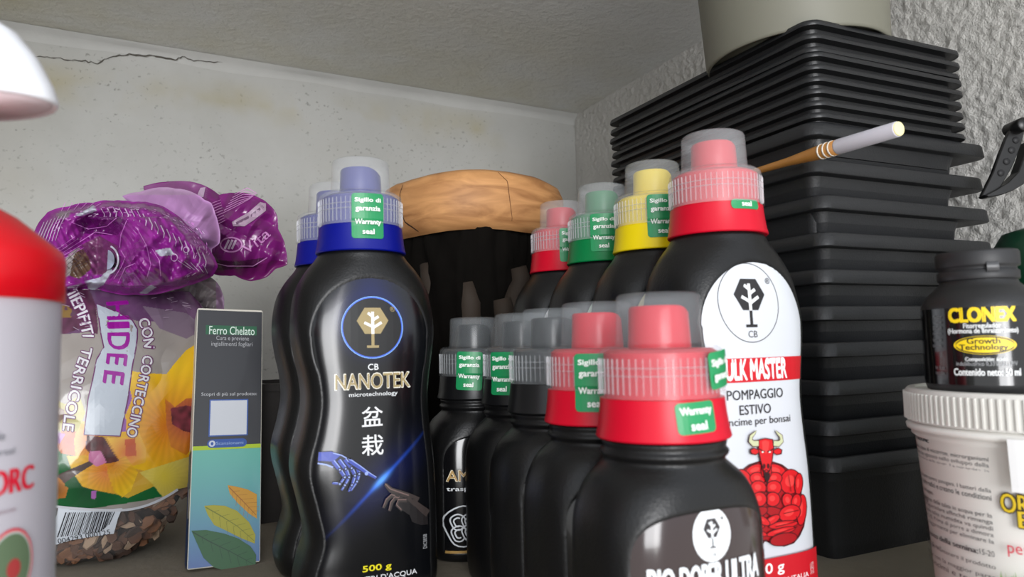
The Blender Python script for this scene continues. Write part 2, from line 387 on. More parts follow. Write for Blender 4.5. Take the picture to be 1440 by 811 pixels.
def px_local(t, kind):       # where a sight line meets the front of a bottle, in the bottle's own (x, z)
    bpy.context.view_layer.update(); Mi = t.matrix_world.inverted(); o = Mi @ Vector((0, 0, 0)); R3 = Mi.to_3x3(); tab = TALL if kind == 'tall' else SMALL
    def f(px, py):
        d = R3 @ ray(px, py); y0 = -.027
        for _ in range(8):
            k = (y0-o.y)/d.y; p = o+d*k; xl, xr, ty, e = crom(tab, p.z); h = xr if p.x >= 0 else xl
            y0 = .4*y0+.6*front_y(tab, max(-h*.95, min(h*.95, p.x)), p.z)
        return p.x, p.z
    return f
def emblem(pr, cx, cz, s, hexm, treem, ringm=None, ringw=.0006, text=None, trunk=None, rx=1):
    """hexagon crown with a pale branching tree and a thin trunk, in a ring"""
    if ringm: pr.ring(cx, cz, s*rx, s, ringw, ringm)
    hs = s*.50*rx; hz = cz+s*.22
    pr.poly([(cx+hs*math.cos(R(60*k))*1.06, hz+s*.50*math.sin(R(60*k))) for k in range(6)], hexm)
    tm = trunk or hexm
    pr.poly([(cx-s*.05*rx, hz-s*.42), (cx+s*.05*rx, hz-s*.42), (cx+s*.05*rx, cz-s*.62), (cx-s*.05*rx, cz-s*.62)], tm)
    pr.poly([(cx-s*.20*rx, cz-s*.60), (cx+s*.20*rx, cz-s*.60), (cx+s*.20*rx, cz-s*.68), (cx-s*.20*rx, cz-s*.68)], tm)
    w_ = s*.09
    def br(x0, z0, x1, z1, ww=1): pr.strip([(cx+x0*s*rx, hz+z0*s), (cx+x1*s*rx, hz+z1*s)], w_*ww, treem)
    br(0, -.44, 0, .30, 1.1); br(0, -.20, -.28, -.06); br(0, -.24, .30, -.06); br(0, .02, .20, .14); br(0, .14, -.16, .26)
    if text: pr.textc('CB', cx, cz-s*.96, s*.20, text, .01)
    pr.textc('®', cx+s*.68*rx, cz+s*.52, s*.17, hexm, .005)

LC = -math.pi/2
# --- left pair, blue caps
def nano_col(x, y, z):
    xx, zz_ = x, z; c = np.array(srgb(12, 13, 16))
    d = math.hypot(xx+.001, zz_-.1585); c = c + np.array((.001, .004, .05))*math.exp(-((d-.0145)/.006)**2)*.9
    c = c + np.array((.001, .004, .04))*math.exp(-((xx/.012)**2))*max(0, min(1, (zz_-.168)/.012))
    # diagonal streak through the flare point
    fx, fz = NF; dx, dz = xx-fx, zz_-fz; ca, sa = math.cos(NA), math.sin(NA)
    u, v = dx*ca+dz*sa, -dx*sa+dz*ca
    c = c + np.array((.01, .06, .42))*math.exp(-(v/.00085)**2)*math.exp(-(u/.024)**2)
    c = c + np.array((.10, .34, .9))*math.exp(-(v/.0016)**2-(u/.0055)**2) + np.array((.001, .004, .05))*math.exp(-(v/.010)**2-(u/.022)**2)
    return np.minimum(c, 1)
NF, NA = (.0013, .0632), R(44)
t = bottle('tall', 'blue', 507, 245, .424, 'tall black wavy bottle with blue cap, nearer of two, gold and blue label facing out', rz=R(-1),
           seals=[seal(LC-.05)])
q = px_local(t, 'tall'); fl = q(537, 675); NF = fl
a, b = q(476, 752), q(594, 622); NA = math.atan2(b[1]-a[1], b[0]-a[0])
lb = make_label(t, 'tall', mat('blue_black_printed_film', rough=.2, coat=.12, vcol=True), nano_col, nz=260, nx=90)
pr = Print(); gold = ink(158, 140, 96); wht = ink(232, 234, 236); blu = ink(70, 110, 235)
ex, ez = q(524.5, 460); _, e1 = q(524.5, 418); es = e1-ez
pr.ell(ex, ez, es, es, ink(6, 7, 10)); pr.ring(ex, ez, es, es, .00055, blu); pr.ring(ex, ez, es*1.03, es*1.03, .0003, ink(140, 190, 255))
emblem(pr, ex, ez, es, gold, ink(240, 240, 240), trunk=gold); pr.textc('CB', ex, q(524, 520)[1], .0034, wht, .02)
def tq(pr, q, s, xa, ya, xb, yb, m, bold=0, yc=None):   # text from photo box: bottom-left (xa,ya), top-right (xb,yb)
    x0, z0 = q(xa, ya); x1, z1 = q(xb, yb); pr.text(s, x0, min(z0, z1), x1, max(z0, z1), m, bold)
x0, z0 = q(472, 548); x1, z1 = q(576, 523)
pr.text('NANOTEK', x0-.0003, z0-.0003, x1+.0003, z1+.0003, ink(238, 234, 222), .055); pr.text('NANOTEK', x0, z0, x1, z1, gold, .022)
tq(pr, q, 'microtechnology', 491, 560, 559, 549, wht, .01)
tq(pr, q, '盆', 509, 600, 538, 571, wht, .012); tq(pr, q, '栽', 509, 641, 539, 610, wht, .012)
tq(pr, q, '500 g', 510, 807, 550, 790, ink(236, 222, 20), .035)
x0, z0 = q(506, 823); x1, z1 = q(586, 798); pr.text("LITRI D'ACQUA", x0, z0+.001, x1, z0+.0042, wht, .01)
x0, z0 = q(595, 771); x1, z1 = q(600, 750); pr.text('DIC0058', x0, z0, x1, z1, ink(170, 172, 176), 0, 'ccw')
hb, hd, hl = ink(58, 76, 170), ink(22, 26, 52), ink(150, 170, 232)
def hq(x, y): return q(440+x/4.244, 620+y/4.246)
def hp(pts, m): pr.poly([hq(*p) for p in pts], m)
def hs(pts, w, m): pr.strip([hq(*p) for p in pts], [v*.000094 for v in w] if isinstance(w, list) else w*.000094, m)
hp([(34,62),(110,60),(160,80),(215,108),(262,145),(300,170),(285,200),(240,190),(180,180),(120,160),(70,130),(28,128)], hd)
hp([(34,66),(110,62),(165,84),(120,122),(60,118),(30,118)], hb)
hs([(28,132),(80,140),(120,156)], 8, hl); hs([(120,70),(170,84),(220,112)], 6, hl)
for fpts in ([(120,120),(160,170),(190,215),(160,255),(115,250)], [(155,112),(195,165),(215,215),(190,262),(170,292)], [(190,108),(230,160),(250,205),(232,262),(212,300)], [(215,115),(262,150),(275,195),(262,240),(225,295)]):
    hs(fpts, [34,30,28,22,16], hd); hs(fpts, [22,20,18,12,8], hb); hs([(x+6, y-5) for x, y in fpts], [5,5,4,4,3], hl)
    for (x, y) in fpts[1:4]: pr.ell(*hq(x, y), .0011, .0011, hd, 12); pr.ell(*hq(x, y), .0005, .0005, hl, 8)
hs([(220,120),(280,160),(320,190),(375,222)], [34,30,26,18], hd); hs([(222,118),(280,158),(320,188),(374,220)], [24,20,16,10], hb); hs([(225,110),(285,150),(330,184),(378,214)], [5,5,5,4], hl); pr.ell(*hq(318, 192), .0010, .0010, hl, 10)
sk, sd, sl = ink(58, 50, 48), ink(30, 27, 28), ink(118, 96, 92)
hp([(560,330),(600,340),(650,385),(680,410),(684,495),(640,498),(590,480),(575,440),(530,410),(505,395),(498,365),(520,352)], sd)
hs([(430,256),(462,290),(520,310),(570,330),(620,362)], [20,30,34,40,60], sk); hs([(428,252),(460,284),(515,303),(570,322)], [8,7,6,6], sl)
for fpts in ([(520,335),(470,322),(440,350),(420,398)], [(540,350),(492,335),(468,365),(455,416)], [(560,352),(512,352),(500,380),(530,412)]):
    hs(fpts, [34,30,24,16], sd); hs([(x-1, y-1) for x, y in fpts], [24,22,18,10], sk); hs([(x-5, y-5) for x, y in fpts], [5,6,5,4], sl)
hs([(590,352),(640,395),(684,430)], [24,36,44], sk)
pr.build('printed_design', fmap_of('tall'), lb, lift=.000012, base=.00008)
NANO = t
# gold and blue bottle behind it
t2 = bottle('tall', 'blue', 470, 262, .487, 'tall black wavy bottle with blue cap, half hidden behind its gold-labelled twin', rz=R(2), seals=[seal(LC-.02)])
lb2 = link(bpy.data.objects.new('label', lb.data), t2); link(bpy.data.objects.new('printed_design', lb.children[0].data), lb2)

# --- rear row of tall bottles
FC = fmap_of('tall')
t = bottle('tall', 'red', 1003, 215, .385, 'big black bottle with pink-red cap and white label showing a red muscular bull', rz=R(0), tilt=(0, 0),
           seals=[(LC-.06, .0115, .0165, .0175, [('seal', .0130, .0026, .34)], 0)])
q = px_local(t, 'tall'); lb = make_label(t, 'tall', mat('white_printed_film', srgb(206,209,215), .3, vary=.02))
pr = Print(); blk = ink(36, 34, 36); redb = ink(196, 22, 36)
ex, ez = q(1056, 425); _, e1 = q(1054, 370); es = e1-ez
pr.ring(ex, ez, es*.95, es, .00042, blk); emblem(pr, ex, ez, es*.92, blk, ink(236, 238, 240), trunk=blk, rx=1.02); pr.textc('CB', ex+.0003, ez-es*.88, es*.17, blk, 0)
def band(za, zb, m):
    n = 14; zs = [za+(zb-za)*i/n for i in range(n+1)]
    L_ = [(-lab_tall(z)[0]+.0007, z) for z in zs]; R_ = [(lab_tall(z)[1]-.0007, z) for z in zs]; pr.poly(L_+R_[::-1], m)
zb0 = q(1058, 537)[1]; zb1 = q(1058, 503)[1]; band(zb0, zb1, redb)
tq(pr, q, 'BULK MASTER', 1011, 536, 1106, 502, ink(246, 246, 246), .02)
pr.items.pop(); x0, _ = q(1009, 520); x1, _ = q(1106, 515); pr.text('BULK MASTER', x0, zb0+.0020, x1, zb1-.0020, ink(246, 246, 246), .02)
x0, z0 = q(1023, 565); x1, z1 = q(1101, 545); pr.text('POMPAGGIO', x0, z0+.0006, x1, z0+.0054, blk, .008)
x0, z0 = q(1041, 584); x1, _ = q(1085, 584); pr.text('ESTIVO', x0, z0+.0001, x1, z0+.0048, blk, .008)
x0, z0 = q(1003, 600); x1, _ = q(1112, 596); pr.text('Concime per bonsai', x0, z0-.0012, x1, z0+.0036, blk, 0)
bd, br_, bm_, bl, hn = ink(70, 6, 14), ink(206, 22, 30), ink(160, 12, 22), ink(232, 60, 58), ink(196, 200, 160)
def bq(x, y): return q(1030+x/4.267, 590+y/4.268)
def bp_(pts, m, mir=True):
    pr.poly([bq(*p) for p in pts], m)
    if mir: pr.poly([bq(400-x, y) for x, y in pts][::-1], m)
def be(x, y, rx, ry, rot=0, mir=True, c=None, hi=True):
    for (sx, rr) in ((1, rot), (-1, -rot)) if mir else ((1, rot),):
        X = x if sx == 1 else 400-x; co, si = math.cos(R(rr)), math.sin(R(rr))
        for (g, m, ox) in ((6, bd, 0), (0, c or br_, 0)) + (((-9, bl, 1),) if hi else ()):
            k = .55 if ox else 1; ax, ay = (rx+g)*k, (ry+g)*k
            pr.poly([bq(X-(4 if ox else 0)+ax*math.cos(t_)*co-ay*math.sin(t_)*si, y-(5 if ox else 0)+ax*math.cos(t_)*si+ay*math.sin(t_)*co) for t_ in (2*math.pi*i/22 for i in range(22))], m)
sil = [(200,235),(245,250),(300,268),(335,295),(385,305),(412,340),(420,400),(415,450),(440,500),(445,560),(432,640),(405,700),(370,742),(310,762),(250,752),(200,730)]
bp_(sil, bd)
bp_([(200,245),(245,258),(300,280),(330,300),(400,330),(405,440),(432,520),(425,630),(390,700),(330,748),(260,742),(200,718)], bm_)
be(262,305,62,34,20); be(348,372,60,72,8); be(396,385,22,62,4); be(250,352,44,34,-10); be(246,408,44,40,-12); be(240,476,40,40,0); be(182,300,10,40,0)
be(412,540,26,90,4); be(330,485,32,44,-15); be(378,490,26,44,10); be(262,560,70,28,22,hi=False,c=bm_); be(338,560,64,46,-22); be(300,628,84,20,-8,mir=False); be(100,628,84,20,8,mir=False); be(285,668,86,18,-14,mir=False); be(115,668,86,18,14,mir=False); be(300,715,80,34,-12,hi=False,c=bm_); be(230,600,50,20,-30)
for (xx, yy, x2, y2) in ((203,365,203,520),(160,430,246,432),(330,330,345,430),(365,330,372,430),(300,560,390,540),(250,640,370,610),(240,690,380,640)): pr.strip([bq(xx, yy), bq(x2, y2)], .00035, bd)
bp_([(148,118),(188,108),(235,115),(242,170),(232,250),(216,310),(196,332),(176,310),(160,250),(144,180)], bd, False)
bp_([(153,122),(188,113),(230,120),(236,170),(226,248),(212,300),(196,312),(180,300),(166,248),(150,178)], br_, False)
bp_([(168,130),(188,122),(212,130),(205,190),(190,200),(174,190)], bl, False)
for sx in (0, 1):
    m_ = (lambda x: x) if not sx else (lambda x: 386-x)
    pr.poly([bq(m_(x), y) for x, y in [(148,178),(120,165),(95,178),(100,205),(130,212),(150,200)]], bd); pr.poly([bq(m_(x), y) for x, y in [(146,182),(120,171),(102,182),(108,200),(130,205),(146,196)]], br_)
    H = [(148,140),(118,142),(100,125),(104,98),(128,75),(136,62)]; pr.strip([bq(m_(x), y) for x, y in H], [.0032, .0034, .0030, .0024, .0013, .0003], bd); pr.strip([bq(m_(x), y) for x, y in H], [.0024, .0026, .0022, .0017, .0008, .0001], hn)
    pr.strip([bq(m_(x), y) for x, y in [(150,172),(172,186),(186,190)]], .0006, bd); pr.ell(*bq(m_(172), 192), .0007, .0004, ink(240, 230, 220), 10)
    pr.ell(*bq(m_(181), 276), .0009, .0013, bd, 12)
pr.strip([bq(x, y) for x, y in [(176,306),(194,298),(212,306)]], .0005, bd)
bp_([(176,318),(216,318),(214,350),(198,380),(184,352)], ink(40, 14, 16), False)
zr = q(1107, 779)[1]; band(.0075, zr, redb)
x0, z0 = q(1056, 812); x1, z1 = q(1100, 790); pr.text('500 g', x0-.002, zr-.0085, x1, zr-.0022, ink(246, 246, 246), .025)
x0, _ = q(1040, 820); x1, _ = q(1134, 800); pr.text('PRODOTTO IN ITALIA', x0, zr-.0125, x1, zr-.0102, ink(246, 246, 246), .01)
x0, z0 = q(1137, 806); x1, z1 = q(1141, 788); pr.text('DIC00156', x0, z0, x1, z1, ink(240, 200, 200), 0, 'ccw')
pr.build('printed_design', FC, lb, lift=.00001, base=.00008)
BULK = t
def plain_label(t, kind, name, c1, art):
    q = px_local(t, kind); lb = make_label(t, kind, mat(name, srgb(*c1), .3, vary=.02)); pr = Print(); art(pr, q)
    pr.build('printed_design', fmap_of(kind), lb, lift=.00001, base=.00008)
def simple_art(m1, m2):
    def f(pr, q):
        pr.ring(0, .157, .0155, .0165, .0005, m1); emblem(pr, 0, .157, .0155, m1, m2, trunk=m1); pr.poly([(-.027, .119), (.027, .119), (.027, .1285), (-.027, .1285)], redb if m1 == blk else m1)
    return f
t = bottle('tall', 'yellow', 917, 245, .447, 'tall black bottle with yellow cap, between the green-capped and the big red-capped one', rz=R(-2), seals=[seal(LC-.39)])
plain_label(t, 'tall', 'pale_yellow_film', (228, 220, 170), simple_art(blk, ink(236, 238, 240)))
t = bottle('tall', 'green', 846, 275, .508, 'tall black bottle with green cap and green warranty seal on it', rz=R(1), seals=[seal(LC-.56)])
plain_label(t, 'tall', 'pale_green_film', (206, 226, 206), simple_art(blk, ink(236, 238, 240)))
t = bottle('tall', 'red', 789, 295, .568, 'tall black bottle with red cap, rearmost of the row beside the wooden stump', rz=R(0), seals=[seal(LC-.22)])
plain_label(t, 'tall', 'white_film_rear', (228, 226, 226), simple_art(blk, ink(236, 238, 240)))

# --- front row of small bottles
t = bottle('small', 'red', 926, 450, .288, 'small black bottle with red cap nearest the camera, brown label with white oval emblem', rz=R(0), clear='mid',
           seals=[(LC+.42, .0195, .0335, .0150, [('Sigillo di', .0275, .0032, .8), ('garanzia', .0222, .0034, .76)], R(6)), (LC-.12, .0035, .0150, .0165, [('Warranty', .0098, .0034, .8), ('seal', .0050, .0030, .4)], R(3))])
q = px_local(t, 'small'); lb = make_label(t, 'small', mat('brown_gloss_film', srgb(50,38,38),   .15, coat=.25, vary=.03)); pr = Print()
ex, ez = q(1003, 752); es = q(1003, 713)[1]-ez; wn = ink(240, 243, 246); dk = ink(48, 44, 46)
pr.ell(ex, ez, es*.9, es, wn); emblem(pr, ex, ez+es*.06, es*.82, dk, wn, trunk=dk, rx=.95); pr.textc('CB', ex, ez-es*.80, es*.13, dk)
z1 = q(985, 795)[1]; pr.text('BIO DOPER ULTRA', q(911, 800)[0], z1-.0085, q(1066, 790)[0], z1, wn, .05)
pr.build('printed_design', fmap_of('small'), lb, base=.00008, lift=.00002)
SROW = [('red', 839, 455, .346, 'small black bottle with red cap, second in the front row, plain side showing', [seal(LC-.62)]),
        ('black', 777, 462, .402, 'small black bottle with black cap and no seal in view, third in the front row', []),
        ('black', 733, 465, .458, 'small black bottle with black cap, fourth in the front row', [seal(LC-.92)]),
        ('black', 666, 470, .513, 'small black bottle with black cap, rearmost of the front row, gold letter on its label', [seal(LC-.50, tilt=R(-3))])]
SM = []
for (c, px, py, Z, lab, sl) in SROW:
    t = bottle('small', c, px, py, Z, lab, rz=R(random.uniform(-1.5, 1.5)), clear=True, seals=sl); SM.append(t)
    lb_ = make_label(t, 'small', mat('black_gloss_film', srgb(15,15,17), .16, coat=.4, vary=.02), nz=50, nx=20); pr = Print(); q = px_local(t, 'small')
    if lab.endswith('label'):
        gd = ink(176, 140, 80); x0, z0 = q(628, 677); x1, z1 = q(688, 658); pr.text('AMINO', x0, z0, x1+.004, z1, ink(236, 226, 200), .05); pr.text('AMINO', x0+.0002, z0+.0002, x1+.0038, z1-.0002, gd, .02)
        x0, z0 = q(628, 692); x1, z1 = q(690, 682); pr.text('trasportatore', x0, z0, x1+.008, z1, wn, .01)
        cx, cz = q(652, 740); rr = .0115
        for (k, a0, a1, sc) in ((0, 0, 360, 1.0), (1, 20, 330, .62), (2, 60, 300, .34)):
            for (ox, oz) in ((0, 0),) if k == 0 else ((-.3, .25), (.3, .25), (-.25, -.4), (.3, -.35)):
                s_ = sc if k == 0 else sc*.62
                pr.strip([(cx+rr*(ox+s_*math.cos(R(a))*(1+.12*math.sin(R(3*a)))), cz+rr*(oz+s_*math.sin(R(a))*1.15)) for a in range(a0, a1+1, 15)], .0009, ink(206, 210, 214))
        z1 = q(650, 778)[1]; pr.poly([(-.0305, .0085), (.0305, .0085), (.0305, z1), (-.0305, z1)], gd); x0, z0 = q(634, 811); pr.text('1 TAPPO', x0, z0, x0+.018, z0+.004, wn, .01)
    else:
        pr.ell(0, .062, .0085, .0095, wn); emblem(pr, 0, .0625, .008, dk, wn, trunk=dk)
    pr.build('printed_design', fmap_of('small'), lb_, base=.00008, lift=.00002)

#@@TRAYS
# ------------------------------------------------------------------ stack of black trays and pots
M_tray = mat('charcoal_tray_plastic', srgb(30,31,33), .42, bump=.3, bscale=700, vary=.06, vscale=60)
M_pot = mat('charcoal_pot_plastic', srgb(33,34,36), .46, bump=.3, bscale=700, vary=.06, vscale=60)
def rrect(x0, x1, y0, y1, r, z, k=5):
    pts = []
    for (cx, cy, a0) in ((x1-r, y1-r, 0), (x0+r, y1-r, 90), (x0+r, y0+r, 180), (x1-r, y0+r, 270)):
        for i in range(k+1):
            a = R(a0+90*i/k); pts.append((cx+r*math.cos(a), cy+r*math.sin(a), z))
    return pts
# local frame: near corner of the rim at (0,0), +x along the right-facing... long side runs +y
def tray_mesh(wx, wy, prof, over, m):
    """prof: list of (inset, z) from the outer bottom of the body up over the rim and down inside"""
    bm = bmesh.new(); P = []
    for (ins, z, ex) in prof:
        P.append(rrect(ins, wx-ins-ex, ins, wy-ins, max(.002, .010-ins*.3), z))
    V = grid(bm, P, True); bm.faces.new(V[0][::-1]); bm.faces.new(V[-1])
    return bm
def mk_shallow():
    return tray_mesh(.158, .247, [(.0100, -.026, 0), (.0068, -.0042, 0), (.0012, -.0038, 0), (.0002, -.0042, 0), (0, -.0030, 0), (.0006, -.0008, 0), (.0025, 0, 0), (.0045, -.0008, 0), (.0074, -.003, 0), (.0106, -.0242, 0)], 0, M_tray)
def mk_pot(H=.074):
    return tray_mesh(.182, .252, [(.0150, -H, .018), (.0140, -H+.002, .018), (.0122, -.026, .019), (.0074, -.0100, .020), (.0026, -.0094, .001), (.0008, -.0098, 0), (0, -.0090, 0), (.0010, -.0012, 0), (.0018, -.0002, 0), (.0030, 0, 0), (.0040, -.0006, .001), (.0082, -.0040, .020), (.0146, -H+.0035, .018)], 0, M_pot)
o = obj('t', mk_shallow(), M_tray); SHM = sharp(o, 55).data; C.objects.unlink(o)
o = obj('t', mk_pot(), M_pot); PTM = sharp(o, 55).data; C.objects.unlink(o)
cn = at(1152, 250, .452)
ords = ['topmost', 'second from the top', 'third from the top', 'fourth from the top', 'fifth from the top', 'sixth from the top', 'seventh from the top', 'eighth from the top', 'lowest']
for k in range(9):
    y = [27, 46, 64.5, 71.5, 89, 106, 123, 140, 157][k]; p = at(1140+k*1.1, y, .450); p.z = at(1140+k*1.1, y, .4545).z
    o = link(bpy.data.objects.new('shallow_tray', SHM)); o.name = 'shallow_tray'
    rx = [R(.9), R(.7), R(.75), 0, 0, 0, 0, 0, 0][k]; ry = [R(-.35), R(-.3), R(-.5), 0, 0, 0, 0, 0, 0][k]
    o.location = (p.x-.0005, p.y, p.z+.0002); o.rotation_euler = (rx*.6, ry, R(random.uniform(-.25, .25)))
    tag(o, 'shallow black tray with thin rim, %s of nine on the pot stack' % ords[k], 'tray', 'shallow trays on top of the stack')
deep = ['topmost', 'second', 'third', 'fourth', 'fifth', 'sixth', 'seventh', 'eighth', 'ninth', 'bottom']
for k in range(10):
    y = [169.5, 221.5, 272, 325, 377, 429, 481, 535, 592, 644][k]; xo = [0, -.001, .0035, .0025, .001, 0, .001, 0, -.001, 0][k]
    p = at(1149+k*4.4, y, .4555)
    o = link(bpy.data.objects.new('bonsai_pot', PTM)); o.name = 'bonsai_pot'
    o.location = (cn.x+xo-.002, cn.y+.0005+[0, .001, 0, -.001][k % 4], p.z); o.rotation_euler = (0, 0, R(random.uniform(-.35, .35)))
    tag(o, 'deep black rectangular pot with broad rim, %s of ten under the shallow trays' % deep[k] if k in (0, 9) else 'deep black rectangular pot with broad rim, %s from the top of ten' % deep[k], 'pot', 'deep pots nested in the stack')

#@@REST
# ------------------------------------------------------------------ solver: sight line against a surface y = f(x, z) of a thing
def surf_q(t, f, it=8):
    bpy.context.view_layer.update(); Mi = t.matrix_world.inverted(); o = Mi @ Vector((0, 0, 0)); R3 = Mi.to_3x3()
    def q(px, py):
        d = R3 @ ray(px, py); y0 = f(0, .05)
        for _ in range(it):
            k = (y0-o.y)/d.y; p = o+d*k; y0 = .5*y0+.5*f(p.x, p.z)
        return p.x, p.z
    return q
def cyl_q(t, rad, it=6):                # sight line against an upright round surface -> (angle, height)
    bpy.context.view_layer.update(); Mi = t.matrix_world.inverted(); o = Mi @ Vector((0, 0, 0)); R3 = Mi.to_3x3()
    def q(px, py):
        d = R3 @ ray(px, py); r = rad(.05); z = .03
        for _ in range(it):
            r = rad(z); a = d.x**2+d.y**2; b = 2*(o.x*d.x+o.y*d.y); c = o.x**2+o.y**2-r*r; D = b*b-4*a*c
            k = (-b-math.sqrt(D))/(2*a) if D > 0 else -b/(2*a); p = o+d*k; z = p.z
        a = math.atan2(p.y, p.x); return (a-2*math.pi if a > 1 else a), p.z
    return q

# ------------------------------------------------------------------ tall slim carton
bx = at(263, 806, .4725); cx0 = (bx.x, bx.y)
CW, CD, CH, LEAN = .0450, .027, .1785, R(-14)
t = thing('fertiliser_carton', 'tall slim dark grey and teal carton with leaf pictures, standing between bag and blue-capped bottles', 'box', (bx.x, bx.y, SH+.0018), rot=(LEAN, R(2.3), R(2)))
M_card = mat('carton_board', srgb(216,212,200), .6, vary=.04)
def carton_col(x, y, z):
    if z > .0772: return srgb(52, 53, 58)
    k = max(0, min(1, z/.077)); a = np.array(srgb(84, 112, 176)); b = np.array(srgb(104, 184, 170)); return a*(1-k)**1.3+b*(1-(1-k)**1.3)
bm = bmesh.new(); box(bm, 0, CW, 0, CD, .0009, CH)
bmesh.ops.bevel(bm, geom=bm.edges[:], offset=.0006, segments=2, affect='EDGES'); o = obj('carton_body', bm, M_card, t, False)
bm = bmesh.new(); grid(bm, [[(.0005+(CW-.001)*i/12, -.0002, .0015+(CH-.003)*j/160) for i in range(13)] for j in range(161)])
fp = obj('front_panel', bm, mat('carton_print', rough=.34, coat=.15, vcol=True), t); colour_mesh(fp, carton_col)
bm = bmesh.new(); grid(bm, [[(CW+.0002, .0008+(CD-.0016)*i/6, .0015+(CH-.003)*j/160) for i in range(7)] for j in range(161)])
sp_ = obj('side_panel', bm, MATS['carton_print'], t); colour_mesh(sp_, carton_col)
pr = Print(); q = surf_q(t, lambda x, z: 0); lime = ink(178, 204, 30)
pr.poly([(.0005, .0768), (CW-.0005, .0768), (CW-.0005, .0796), (.0005, .0796)], lime)
x0, z0 = q(289, 470); x1, z1 = q(361, 459); pr.poly([(x0, z0), (x1, z0), (x1, z1), (x0, z1)], ink(34, 96, 66))
x0, z0 = q(294, 470); x1, z1 = q(358, 460); pr.text('Ferro Chelato', x0, z0, x1, z1, ink(220, 236, 226), .012)
x0, z0 = q(304, 480); x1, z1 = q(350, 473); pr.text('Cura e previene', x0, z0, x1, z1, ink(178, 180, 184))
x0, z0 = q(297, 488); x1, z1 = q(355, 481); pr.text('ingiallimenti fogliari', x0, z0, x1, z1, ink(178, 180, 184))
x0, z0 = q(283, 558); x1, z1 = q(361, 551); pr.text('Scopri di più sul prodotto:', x0, z0, x1, z1, ink(196, 198, 202), .012)
x0, z0 = q(293, 614); x1, z1 = q(349, 561); pr.poly([(x0, z0), (x1, z0), (x1, z1), (x0, z1)], ink(52, 92, 172)); e = .0008; pr.poly([(x0+e, z0+e), (x1-e, z0+e), (x1-e, z1-e), (x0+e, z1-e)], ink(214, 218, 226))
x0, z0 = q(291, 630); x1, z1 = q(347, 616); hh = (z1-z0)/2; cz = (z0+z1)/2
pr.poly([(x0+hh-hh*math.sin(R(a)), cz+hh*math.cos(R(a))) for a in range(0, 181, 20)]+[(x1-hh+hh*math.sin(R(a)), cz-hh*math.cos(R(a))) for a in range(0, 181, 20)], ink(42, 84, 166))
pr.ell(x0+hh*1.1, cz, hh*.75, hh*.75, ink(206, 214, 230), 16); pr.ell(x0+hh*1.1, cz, hh*.3, hh*.42, ink(42, 84, 166), 10)
xa, _ = q(304, 623); xb, _ = q(342, 623); pr.text('Scansionami', xa, cz-hh*.35, xb, cz+hh*.42, ink(150, 180, 222))
def leaf(pts, vein, c, cv, side=None):
    pr.poly([q(*p) for p in pts], c)
    if side: pr.poly([q(*p) for p in side], cv)
    pr.strip([q(*p) for p in vein], [.0007, .0006, .0004, .0003][:len(vein)] if len(vein) <= 4 else .0005, cv)
    (ax, ay), (bx_, by) = vein[0], vein[-1]; n = 7
    for k in range(1, n):
        mx, my = ax+(bx_-ax)*k/n, ay+(by-ay)*k/n; L = 14*math.sin(math.pi*k/n)+3; dx, dy = (bx_-ax), (by-ay); l = math.hypot(dx, dy); dx /= l; dy /= l
        for sg in (1, -1): pr.strip([q(mx, my), q(mx+dx*L*.7-sg*dy*L*.8, my+dy*L*.7+sg*dx*L*.8)], .00022, cv)
leaf([(320,682),(332,684),(348,688),(361,695),(361,729),(350,722),(335,708),(323,694)], [(322,685),(340,703),(360,724)], ink(206, 150, 40), ink(168, 104, 24))
leaf([(287,711),(300,710),(316,711),(333,718),(350,734),(359,752),(358,764),(340,757),(318,746),(301,738),(292,724)], [(289,713),(312,726),(334,740),(357,760)], ink(172, 166, 44), ink(112, 122, 28))
leaf([(269,746),(290,745),(315,750),(335,757),(352,768),(360,780),(359,795),(340,800),(318,803),(300,797),(286,784),(277,764)], [(271,748),(296,762),(325,776),(358,794)], ink(46, 98, 58), ink(22, 62, 40))
pr.build('front_print', lambda x, z, o: (x, -.0003-o, z), fp, step=0, base=.00005, lift=.000012)
pr = Print(); pr.poly([(.001, .0015), (CD-.001, .0015), (CD-.001, .0768), (.001, .0768)], ink(14, 56, 108)); pr.poly([(.001, .033), (.0125, .033), (.0125, .052), (.001, .052)], ink(206, 202, 190))
pr.poly([(.001, .0768), (CD-.001, .0768), (CD-.001, .0782), (.001, .0782)], lime)
pr.build('side_print', lambda x, z, o: (-.0002-o, CD-x if False else x, z), o, step=0)

# ------------------------------------------------------------------ wooden stump planter
p = at(668, 300, .72)
t = thing('wooden_stump', 'round rustic wooden stump with cracked pale rim band over dark rough underside', 'stump', (p.x, p.y, SH))
M_wood = bpy.data.materials.new('weathered_orange_wood'); M_wood.use_nodes = True; nt = M_wood.node_tree; N = nt.nodes; L = nt.links
tc = N.new('ShaderNodeTexCoord'); mp = N.new('ShaderNodeMapping'); mp.inputs['Scale'].default_value = (7, 7, 34); n1 = N.new('ShaderNodeTexNoise'); n1.inputs['Scale'].default_value = 2.2; n1.inputs['Detail'].default_value = 8; n1.inputs['Distortion'].default_value = 1.2
rp = N.new('ShaderNodeValToRGB'); rp.color_ramp.elements[0].position = .3; rp.color_ramp.elements[1].position = .72; rp.color_ramp.elements[0].color = (*srgb(146, 96, 54), 1); rp.color_ramp.elements[1].color = (*srgb(214, 158, 102), 1)
L.new(tc.outputs['Object'], mp.inputs[0]); L.new(mp.outputs[0], n1.inputs['Vector']); L.new(n1.outputs[0], rp.inputs[0]); L.new(rp.outputs[0], N['Principled BSDF'].inputs['Base Color']); N['Principled BSDF'].inputs['Roughness'].default_value = .6
M_bark = mat('dark_rough_bark', srgb(14,12,10), .95, bump=1, bscale=90, vary=.4, vscale=25, spec=.08)
M_root = mat('brown_root_wood', srgb(50,40,31), .8, bump=.6, bscale=120, vary=.3, vscale=30)
zb = .1585-SH-.0015
